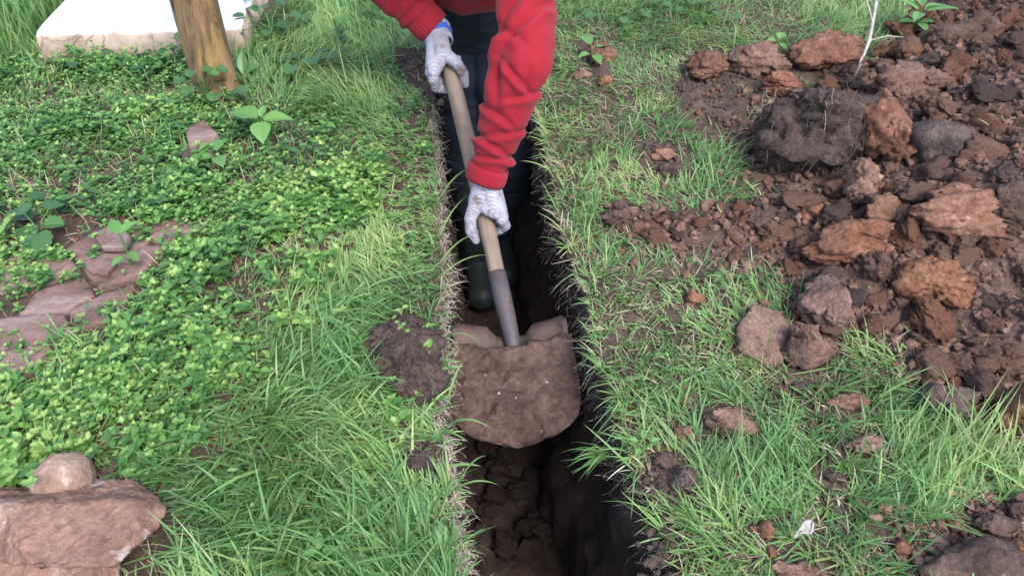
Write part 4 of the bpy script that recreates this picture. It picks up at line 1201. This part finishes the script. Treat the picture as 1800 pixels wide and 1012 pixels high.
# the garden goes on beyond the frame
def dens_out(q):
    ins = (q[:, 0] > -1.95) & (q[:, 0] < 1.65) & (q[:, 1] > .36) & (q[:, 1] < 2.8)
    return (~ins) * (sdist(q[:, 0], q[:, 1], HEAP) < 0) * (np.hypot(q[:, 0], q[:, 1] - 1) < 4.6) * (.6 + .4 * fbm(p3(q[:, 0] * 4, q[:, 1] * 4), 2, 7))
def par_out(q):
    N = len(q); return RNG.gamma(5, 1 / 5, N) * .085, RNG.uniform(.004, .008, N), RNG.uniform(0, 6.28, N), np.abs(RNG.normal(.4, .25, N)), RNG.uniform(.2, 1.3, N), np.clip(RNG.normal(.45, .2, N), 0, 1)
fill_blades('lawn_grass', 70000, rect(-4.2, 4.2, -1.8, 5.2), dens_out, par_out, M_GRASS, 'plain lawn carrying on all round the dug garden')
# dead stems and thatch
def dens_thatch(q):
    m = bare_mask(q); r = q[:, 0] > edgeR(q[:, 1]) - .01
    dl = np.exp(-((edgeL(q[:, 1]) - q[:, 0]) / .03) ** 2); dr = np.exp(-((q[:, 0] - edgeR(q[:, 1])) / .03) ** 2)
    w = sstep(-.06, .06, sdist(q[:, 0], q[:, 1], WEED))
    return np.clip(m * np.where(r, .55, .16 * (1 - .6 * w)) + .95 * dl * (~r) + .6 * dr * r, 0, 1)
def par_thatch(q):
    N = len(q); r = q[:, 0] > edgeR(q[:, 1]) - .01
    dl = np.where(r, np.exp(-((q[:, 0] - edgeR(q[:, 1])) / .02) ** 2), np.exp(-((edgeL(q[:, 1]) - q[:, 0]) / .02) ** 2))
    az = RNG.uniform(0, 6.28, N); az = np.where(RNG.random(N) < dl * .6, np.where(r, np.pi, 0) + RNG.normal(0, .8, N), az)
    return RNG.uniform(.012, .055, N), RNG.uniform(.0010, .0027, N), az, RNG.uniform(.5, 1.6, N), RNG.uniform(-.2, .9, N), np.clip(RNG.normal(.5, .25, N), 0, 1)
fill_blades('dry_grass', 84000, near_bias(-1.6, 1.6, .45, 3.0), dens_thatch, par_thatch, M_STRAW, 'dry straw-coloured dead grass in the turf and along both lips', clump=.02)

fill_blades('tall_grass', 1500, rect(-1.78, -1.44, 1.95, 2.6), lambda q: np.ones(len(q)), lambda q: (RNG.uniform(.10, .24, len(q)), RNG.uniform(.003, .0055, len(q)), RNG.uniform(0, 6.28, len(q)), np.abs(RNG.normal(.15, .12, len(q))), RNG.uniform(.1, .9, len(q)), RNG.uniform(.2, .9, len(q))), M_GRASS, 'tall grass stems beside the left end of the white slab')
# single long blades arching over the trench lips
def arch(px, py, px2, py2, z2, w, u):
    a = P(px, py, .0); b = P(px2, py2, z2); return a, b, w, u
def strand_mesh(strands, seg=6):
    """strands: (p0, p1, sag, width, u)"""
    Vs = []; Fq = []; uvs = []; n = 0
    for (p0, p1, sag, w, u) in strands:
        p0, p1 = np.array(p0), np.array(p1); d = p1 - p0; s = np.cross(d, [0, 0, 1.0]); s = s / (np.linalg.norm(s) + 1e-9)
        for k in range(seg + 1):
            t = k / seg; c = p0 + d * t + np.array([0, 0, 4 * sag * t * (1 - t)]); ww = w * (1 - t ** 2) * .5 + .0001
            Vs += [c + s * ww, c - s * ww]; uvs += [(u, t * .8), (u, t * .8)]
            if k < seg: Fq.append((n + 2 * k, n + 2 * k + 1, n + 2 * k + 3, n + 2 * k + 2))
        n += 2 * seg + 2
    return mesh_np('strands', np.array(Vs), [np.array(Fq)], np.array(uvs))
lng = []
for (x1, y1, x2, y2, z2, w) in ((775, 345, 832, 296, .045, .006), (770, 420, 822, 345, .03, .004), (768, 470, 836, 412, .03, .004), (770, 490, 858, 448, .02, .004), (785, 590, 846, 605, .0, .003),
                                (790, 745, 862, 752, .02, .006), (800, 860, 876, 852, .01, .004), (805, 850, 855, 800, .05, .004), (788, 700, 818, 635, .03, .004), (1062, 620, 1005, 600, .0, .003), (960, 240, 915, 190, .05, .003), (965, 250, 905, 240, .04, .003)):
    a = P(x1, y1); b = P(x2, y2, z2); lng.append((a, b, .018, w, random.uniform(.5, .95)))
o = strand_mesh(lng); obj('overhanging_grass', o, M_GRASS, label='long grass blades arching over the trench lips', cat='grass', kind='stuff')
tuft = []
ta = P(1062, 800, -.05)
for k in range(26):
    e = P(random.uniform(985, 1040), random.uniform(772, 845), -.06 + random.uniform(-.04, .03))
    tuft.append((ta + Vector((random.uniform(-.008, .01), random.uniform(-.01, .01), 0)), e, random.uniform(.002, .02), random.uniform(.0025, .004), random.uniform(.2, .8)))
obj('grass_tuft', strand_mesh(tuft), M_GRASS, label='grass tuft hanging sideways out of the right trench wall', cat='grass tuft')

# ------------------------------------------------------------------ roots
rts = []
def root(p, d, L, w, u, wig=.35):
    p = np.array(p, float); d = np.array(d, float); d /= np.linalg.norm(d); n = 5
    for k in range(n):
        d2 = d + RNG.normal(0, wig, 3) + np.array([0, 0, -.12]); d2 /= np.linalg.norm(d2); q = p + d2 * L / n
        rts.append((p, q, 0, w, u)); p, d = q, d2
for k in range(1500):
    y = RNG.uniform(.5, 2.2); left = RNG.random() < .45
    e = float(edgeL([y])[0]) if left else float(edgeR([y])[0]); s = 1 if left else -1
    root((e + s * .002, y, -abs(RNG.normal(0, .05)) - .005), (s * .8, RNG.normal(0, .6), -.7), RNG.uniform(.015, .06), RNG.uniform(.0004, .0011), np.clip(RNG.normal(.45, .28), 0, 1))
for k in range(1500):
    y = .48 + 1.3 * RNG.random() ** 1.3; e = float(edgeL([y])[0])
    root((e - RNG.uniform(0, .012), y, RNG.uniform(-.03, .006)), (RNG.normal(.7, .6), RNG.normal(0, .9), RNG.normal(-.2, .5)), RNG.uniform(.012, .04), RNG.uniform(.0010, .0024), RNG.uniform(.75, 1), .45)
obj('root_fibres', strand_mesh(rts, 1), M_ROOT, label='fine roots hanging from the cut turf along the trench', cat='roots', kind='stuff')
rts = []
v = np.empty(len(sod.data.vertices) * 3); sod.data.vertices.foreach_get('co', v); v = v.reshape(-1, 3)
for k in RNG.integers(0, len(v), 1800):
    q = v[k]
    if q[2] < -.03: continue
    tdir = np.cross(q, RNG.normal(size=3)); root(q * 1.015, tdir / np.linalg.norm(tdir) + q / np.linalg.norm(q) * .25 + np.array([0, -.3, -.3]), RNG.uniform(.015, .05), RNG.uniform(.0004, .001), np.clip(RNG.normal(.4, .22), 0, 1), .25)
obj('root_mat', strand_mesh(rts, 1), M_ROOT, sod, kind='stuff')
rts = []
for k in range(90):
    g = P(random.uniform(1345, 1385), random.uniform(178, 215), .03); root(g, (random.uniform(-1, .2), random.uniform(-1, .3), .15), random.uniform(.03, .07), .0012, random.uniform(.75, 1), .3)
obj('straw_tuft', strand_mesh(rts, 1), M_ROOT, label='pale dead root tuft at the upper left of the dark sod', cat='roots')

# ------------------------------------------------------------------ chickweed and larger weeds
def leaf6(L, W, fold=.12, droop=.15):
    v = np.array([[0, 0, 0], [.28 * L, W * .42, fold * W], [.62 * L, W * .46, fold * W - droop * L * .3], [L, 0, -droop * L], [.62 * L, -W * .46, fold * W - droop * L * .3], [.28 * L, -W * .42, fold * W], [.5 * L, 0, -droop * L * .15]])
    f = np.array([[0, 6, 1], [1, 6, 2], [2, 6, 3], [3, 6, 4], [4, 6, 5], [5, 6, 0]])[:, ::-1]
    return v, f
def rotz(v, a):
    c, s = math.cos(a), math.sin(a); return v @ np.array([[c, s, 0], [-s, c, 0], [0, 0, 1]])
def roty(v, a):
    c, s = math.cos(a), math.sin(a); return v @ np.array([[c, 0, -s], [0, 1, 0], [s, 0, c]])
def sprig(seed):
    r = np.random.default_rng(seed); vs = []; fs = []; us = []; n = 0
    H = r.uniform(.015, .05); bend = r.uniform(.1, .9); az = r.uniform(0, 6.28); m = int(r.integers(3, 6))
    def stem(t): return np.array([math.cos(az) * bend * H * t * t, math.sin(az) * bend * H * t * t, H * t])
    sv = []; w = .0007
    for t in np.linspace(0, 1, 4): sv += [stem(t) + np.array([w, 0, 0]), stem(t) + np.array([-w, w, 0])]
    vs.append(np.array(sv)); fs.append(np.array([[0, 1, 3], [0, 3, 2], [2, 3, 5], [2, 5, 4], [4, 5, 7], [4, 7, 6]])); us.append(np.full(8, .45)); n += 8
    for k in range(m):
        t = .35 + .65 * k / (m - 1); a0 = k * 1.57 + r.normal(0, .3); top = k == m - 1
        for s in ([0, 1] if not top else [0, 1, .5, 1.5]):
            L = (r.uniform(.012, .019) if not top else r.uniform(.006, .011)) * (1 - .15 * (k == 0))
            v, f = leaf6(L, L * r.uniform(.6, .8), r.uniform(.05, .25), r.uniform(-.1, .3))
            v = roty(v, -(r.uniform(-.1, .5) if not top else r.uniform(.4, 1.0))); v = rotz(v, a0 + s * math.pi + r.normal(0, .2))
            vs.append(v + stem(t)); fs.append(f + n); us.append(np.full(len(v), np.clip((.35 if not top else .8) + r.normal(0, .12), 0, 1))); n += len(v)
    return np.vstack(vs), np.concatenate(fs), np.concatenate(us)
SPR = [sprig(500 + k) for k in range(14)]
def weeds(name, pts, label, smin=.8, smax=1.35):
    Vs = []; Fs = []; Us = []; n = 0; z = gz(pts[:, 0], pts[:, 1]); WP = .5 * fbm(p3(pts[:, 0] * 5, pts[:, 1] * 5), 3, 199); WH = 1 + .45 * fbm(p3(pts[:, 0] * 8, pts[:, 1] * 8), 2, 198)
    for k, (x, y) in enumerate(pts):
        v, f, u = SPR[k % 14]; s = RNG.uniform(smin, smax) * WH[k]; a = RNG.uniform(0, 6.28)
        q = rotz(v * s, a); t1, t2 = RNG.normal(0, .22, 2); q = q + np.stack([q[:, 2] * t1, q[:, 2] * t2, np.zeros(len(q))], 1)
        Vs.append(q + np.array([x, y, z[k]])); Fs.append(f + n); Us.append(np.clip(u + RNG.normal(0, .17) + WP[k], 0, 1)); n += len(v)
    U = np.concatenate(Us); 
    return obj(name, mesh_np(name, np.vstack(Vs), [np.concatenate(Fs)], np.stack([U, np.zeros(len(U))], 1)), M_WEED, label=label, cat='weeds', kind='stuff')
lo_, hi_ = np.array([-1.95, .55]), np.array([-.1, 2.75])
q = RNG.uniform(lo_, hi_, (40000, 2))
d = sdist(q[:, 0], q[:, 1], WEED); dp = sdist(q[:, 0], q[:, 1], PATH)
pr = sstep(-.10, .05, d) * (.10 + .90 * sstep(-.22, .22, fbm(p3(q[:, 0] * 6, q[:, 1] * 6), 3, 181))) + .04 * (d > -.35)
patch = sstep(.05, .25, fbm(p3(q[:, 0] * 9, q[:, 1] * 9), 2, 191))
pr *= np.where(dp > 0, .15 + .85 * patch * 1.0, 1.0)
s0, s1 = P(95, 110), P(432, 99)
pr *= ~((q[:, 1] > s0.y - .02) & (q[:, 0] > s0.x - .05) & (q[:, 0] < s1.x))
pr *= ((q[:, 0] - ROCKX) / .17) ** 2 + ((q[:, 1] - ROCKY) / .11) ** 2 > 1
for bx, by, br in ((P(358, 262).x, P(358, 262).y, .06), (cg.x, cg.y, .05)): pr *= np.hypot(q[:, 0] - bx, q[:, 1] - by) > br
q = q[RNG.random(len(q)) < pr * .80]
q = q[q[:, 0] < edgeL(q[:, 1]) - .03]
weeds('chickweed', q, 'mat of small bright green chickweed left of the trench', .50, 1.10)

q2_ = q[RNG.random(len(q)) < .10] + RNG.normal(0, .012, (1, 2))
SPR = [sprig(900 + k) for k in range(14)]
weeds('creeping_weed', q2_, 'larger-leaved weed sprigs standing out of the chickweed', .9, 1.35)
fill_blades('weed_litter', 9000, rect(-1.7, -.15, .6, 2.6), lambda q: sstep(-.05, .05, sdist(q[:, 0], q[:, 1], WEED)) * (bare_mask(q) * .8 + .2), lambda q: (RNG.uniform(.02, .08, len(q)), RNG.uniform(.0012, .0026, len(q)), RNG.uniform(0, 6.28, len(q)), RNG.uniform(.3, 1.5, len(q)), RNG.uniform(-.2, .8, len(q)), np.clip(RNG.normal(.5, .25, len(q)), 0, 1)), M_STRAW, 'dead brown stems lying among the weeds', 'litter')
def leaf_mesh(kind, L, W, seed):
    """bigger leaf with midrib fold: ovate, round (scalloped, notched) or lance"""
    r = np.random.default_rng(seed); n = 26; V = []; U = []
    for k in range(n):
        a = 2 * math.pi * k / n
        if kind == 'round':
            rr = 1 + .06 * math.cos(a * 13); notch = 1 - .75 * math.exp(-((abs(a - math.pi)) / .30) ** 2)
            x, y = math.cos(a) * rr * notch * .5 + .5 - .12, math.sin(a) * rr * .5 * (notch ** .3)
        else:
            x = .5 - .5 * math.cos(a if a <= math.pi else a); s = max(0, math.sin(math.pi * x ** (.72 if kind == 'ovate' else .85)))
            y = (1 if a < math.pi else -1) * .5 * s ** 1.05
        V.append((x, y))
    V = np.array(V); mid = V.copy(); mid[:, 1] = 0; mid[:, 0] = V[:, 0]; half = V.copy(); half[:, 1] *= .5
    P2 = np.vstack([V, half, mid])
    z = .16 * np.abs(P2[:, 1]) * 2 * W / L - .22 * P2[:, 0] ** 2 + .02 * np.sin(P2[:, 0] * 22) * np.abs(P2[:, 1])
    v = np.column_stack([P2[:, 0] * L, P2[:, 1] * W, z * L])
    return v, [grid_faces(3, n, True)[:, ::-1]]
def plant(name, base, leaves, label, cat, stem_h, u, mat=None, petiole=True):
    """leaves: (kind, length, width, azimuth, reach, height, pitch)"""
    e = obj(name, None, loc=base, label=label, cat=cat); mat = mat or M_BROAD; st = []
    for k, (kind, L, W, az, reach, h, pitch) in enumerate(leaves):
        v, f = leaf_mesh(kind, L, W, k); v = roty(v, -pitch); v = rotz(v, az); at = np.array([math.cos(az) * reach, math.sin(az) * reach, h])
        uu = np.column_stack([np.full(len(v), np.clip(u + RNG.normal(0, .08), 0, 1)), np.zeros(len(v))])
        obj('leaf', mesh_np('leaf', v + at, f, uu), mat, e)
        mid = (at[0] * .35, at[1] * .35, h * .75)
        st.append(tube_np([(0, 0, -.005), mid, tuple(at)], [.0016, .0013, .001], 5, False))
    V, F = join_np(st); uu = np.column_stack([np.full(len(V), .7), np.zeros(len(V))])
    obj('stem', mesh_np('stem', V, F, uu), mat, e)
    return e
R = random.uniform
g = G(470, 262)
plant('seedling', g, [('ovate', .085, .058, rad(158), .006, .085, .15), ('ovate', .070, .050, rad(12), .008, .080, .1), ('ovate', .060, .048, rad(-75), .008, .080, -.3), ('ovate', .035, .022, rad(70), .004, .088, .6)],
      'bright seedling with three large oval leaves below the post', 'plant', .09, .95)
g = G(390, 300)
plant('seedling', g, [('ovate', .045, .034, rad(100), .01, .05, .3), ('ovate', .045, .034, rad(-60), .01, .045, .1), ('ovate', .04, .03, rad(200), .01, .04, .2)], 'small two-tiered seedling beside the broken red brick', 'plant', .05, .8)
g = G(240, 480)
plant('seedling', g, [('ovate', .04, .026, rad(125), .004, .10, .5), ('ovate', .04, .026, rad(40), .004, .10, .5), ('ovate', .035, .022, rad(-40), .01, .06, .1), ('ovate', .03, .02, rad(-120), .01, .05, .1)], 'slender pale seedling at the edge of the worn flagstones', 'plant', .1, .85)
def ivy(px, py, n, label, s=1.0, spread=.06, u=.35, hz=.05):
    g = G(px, py); lv = []
    for k in range(n):
        L = s * R(.032, .05); lv.append(('round', L, L * 1.05, k * 2.4 + R(-.4, .4), spread * math.sqrt((k + .5) / n), hz * R(.5, 1.1), R(-.25, .15)))
    return plant('ground_ivy', g, lv, label, 'plant', .05, u)
ivy(75, 418, 4, 'dark round-leaved weed with the biggest leaf at the left picture edge', 1.25, .045, .45, .06)
ivy(25, 395, 6, 'bluish dark round-leaved weed at the far left edge', 1.0, .07, .1)
ivy(368, 190, 9, 'round-leaved creeper climbing the foot of the post', .8, .05, .4, .12)
ivy(395, 185, 6, 'round-leaved creeper at the right foot of the post', .8, .05, .4)
ivy(545, 125, 9, 'dark round-leaved weed in grass right of the post', .9, .09, .3, .06)
ivy(480, 70, 10, 'round-leaved weed at the right end of the white slab', .95, .10, .2, .08)
ivy(275, 118, 7, 'dark round-leaved weed between slab front and chickweed', .9, .09, .15, .05)
ivy(150, 125, 6, 'round-leaved weed below the left end of the slab front', .8, .08, .25, .05)
g = G(432, 150); plant('seedling', g, [('lance', .07, .028, rad(95), .004, .03, 1.0), ('lance', .06, .03, rad(30), .004, .03, .5)], 'upright lance-leaved seedling touching the right side of the post', 'plant', .03, .6)
g = G(440, 55); plant('seedling', g, [('ovate', .07, .045, rad(60), .01, .10, .7), ('ovate', .06, .04, rad(-40), .02, .08, .2)], 'broad-leaved weed standing against the slab corner', 'plant', .1, .5)
g = G(1605, 62)
plant('sprout', g, [('lance', .085, .035, rad(30 + k * 51), .012, .075 + .01 * (k % 2), R(.1, .7)) for k in range(7)] + [('lance', .06, .03, rad(k * 90), .006, .04, .2) for k in range(4)], 'bright green leafy sprout at the top of the dirt heap', 'plant', .1, .9)
g = G(1040, 110); plant('seedling', g, [('ovate', .05, .032, rad(120), .012, .05, .4), ('ovate', .05, .03, rad(20), .012, .045, .2), ('ovate', .045, .03, rad(-70), .015, .03, .0), ('ovate', .04, .026, rad(-150), .01, .03, .1)], 'small leafy weed in grass right of the red sleeve', 'plant', .05, .85)
g = G(1362, 98); plant('seedling', g, [('ovate', .04, .03, rad(60), .006, .05, .3), ('ovate', .035, .026, rad(190), .006, .045, .3), ('ovate', .03, .02, rad(-60), .006, .04, .0)], 'tiny yellow-green seedling between the two crumbly red clods', 'plant', .05, 1.0)
for k, (px, py) in enumerate([(1120, 20), (1190, 12), (1240, 35), (1080, 40)]):
    ivy(px, py, 6, ['round-leaved weed in the top grass, third from the red sleeve of four', 'round-leaved weed in the top grass, second from the heap of four', 'round-leaved weed in the top grass nearest the crumbly red clods', 'round-leaved weed in the top grass nearest the red sleeve'][k] if k != 0 else 'round-leaved weed in the top grass, second from the red sleeve', .8, .09, .4)
g = G(962, 975); 
g = G(572, 1000); plant('seedling', g, [('ovate', .026, .015, rad(100), .004, .05, .4), ('ovate', .024, .014, rad(10), .004, .05, .2), ('ovate', .02, .012, rad(190), .004, .05, .2)], 'broad-leaved seedling in lush grass at the bottom edge', 'plant', .05, .8)
g = G(1130, 800); plant('seedling', g, [('ovate', .016, .011, rad(a), .012, .03, .3) for a in (90, 160, 230, 20)], 'tiny pale-leaved seedling on the broken right lip', 'plant', .03, .9)

# ------------------------------------------------------------------ pale stick, white scrap
M_STICK = NT('bleached_stick'); c = M_STICK.coord(); nn_ = M_STICK.noise(c, 40, 4, .6); M_STICK = M_STICK.done(M_STICK.ramp(nn_, [(.3, (.26, .22, .19)), (.7, (.46, .42, .38))]), .7, M_STICK.bump(nn_, .3, .004))
sp = [G(1493, 156, .0) + V3(0, 0, .01)] + [PZ(px, py, z) for px, py, z in ((1512, 112, 1.74), (1528, 72, 1.79), (1534, 40, 1.83), (1540, 5, 1.87), (1545, -40, 1.92))]
V, F = tube_np(sp, [.002, .0032, .0042, .004, .0042, .004], 8)
base = np.array(sp[0][:]); stick = obj('dry_stick', mesh_np('dry_stick', V - base, F), M_STICK, None, sp[0], 'thin bleached crooked stick at the upper edge of the heap', 'stick')
for (i0, d, L) in ((2, V3(.09, .02, .0), 1), (3, V3(-.03, .06, .06), 1), (4, V3(.05, .05, .08), 1)):
    V, F = tube_np([sp[i0], sp[i0] + d * .5 + V3(0, 0, .008), sp[i0] + d], [.0022, .0016, .0009], 6)
    obj('twig', mesh_np('twig', V - base, F), M_STICK, stick)
def scrap():
    g = G(1400, 948); n, m = 14, 8; V = []
    for a in range(n):
        t = a / (n - 1); w = .006 + .012 * math.sin(math.pi * min(1, t * .9 + .1)) ** .7 * (.5 + .9 * t)
        for b in range(m):
            s = -1 + 2 * b / (m - 1)
            V.append((-.026 + .052 * t, s * w + .006 * math.sin(t * 5), .022 + .012 * t + .007 * s * s + .004 * math.sin(t * 9 + s)))
    V = np.array(V) * np.array([.60, .48, .8]) + np.array([0, 0, .012]); t_ = np.repeat(np.linspace(0, 1, n), m); V[:, 1] = V[:, 1] * (.35 + .5 * t_ + .5 * np.exp(-((t_ - .72) / .16) ** 2)) + .010 * t_ ** 2; V[:, 2] += .003 * fbm(V * 180, 2, 5); f = grid_faces(n, m)
    o = obj('white_scrap', mesh_np('white_scrap', V, [f]), NT('pale_shell').done((.38, .35, .31), .8), None, g, 'small curled white scrap lying on the lower right grass', 'scrap')
    o.modifiers.new('t', 'SOLIDIFY').thickness = .002
    o.rotation_euler = (.2, -.1, .35)
scrap()
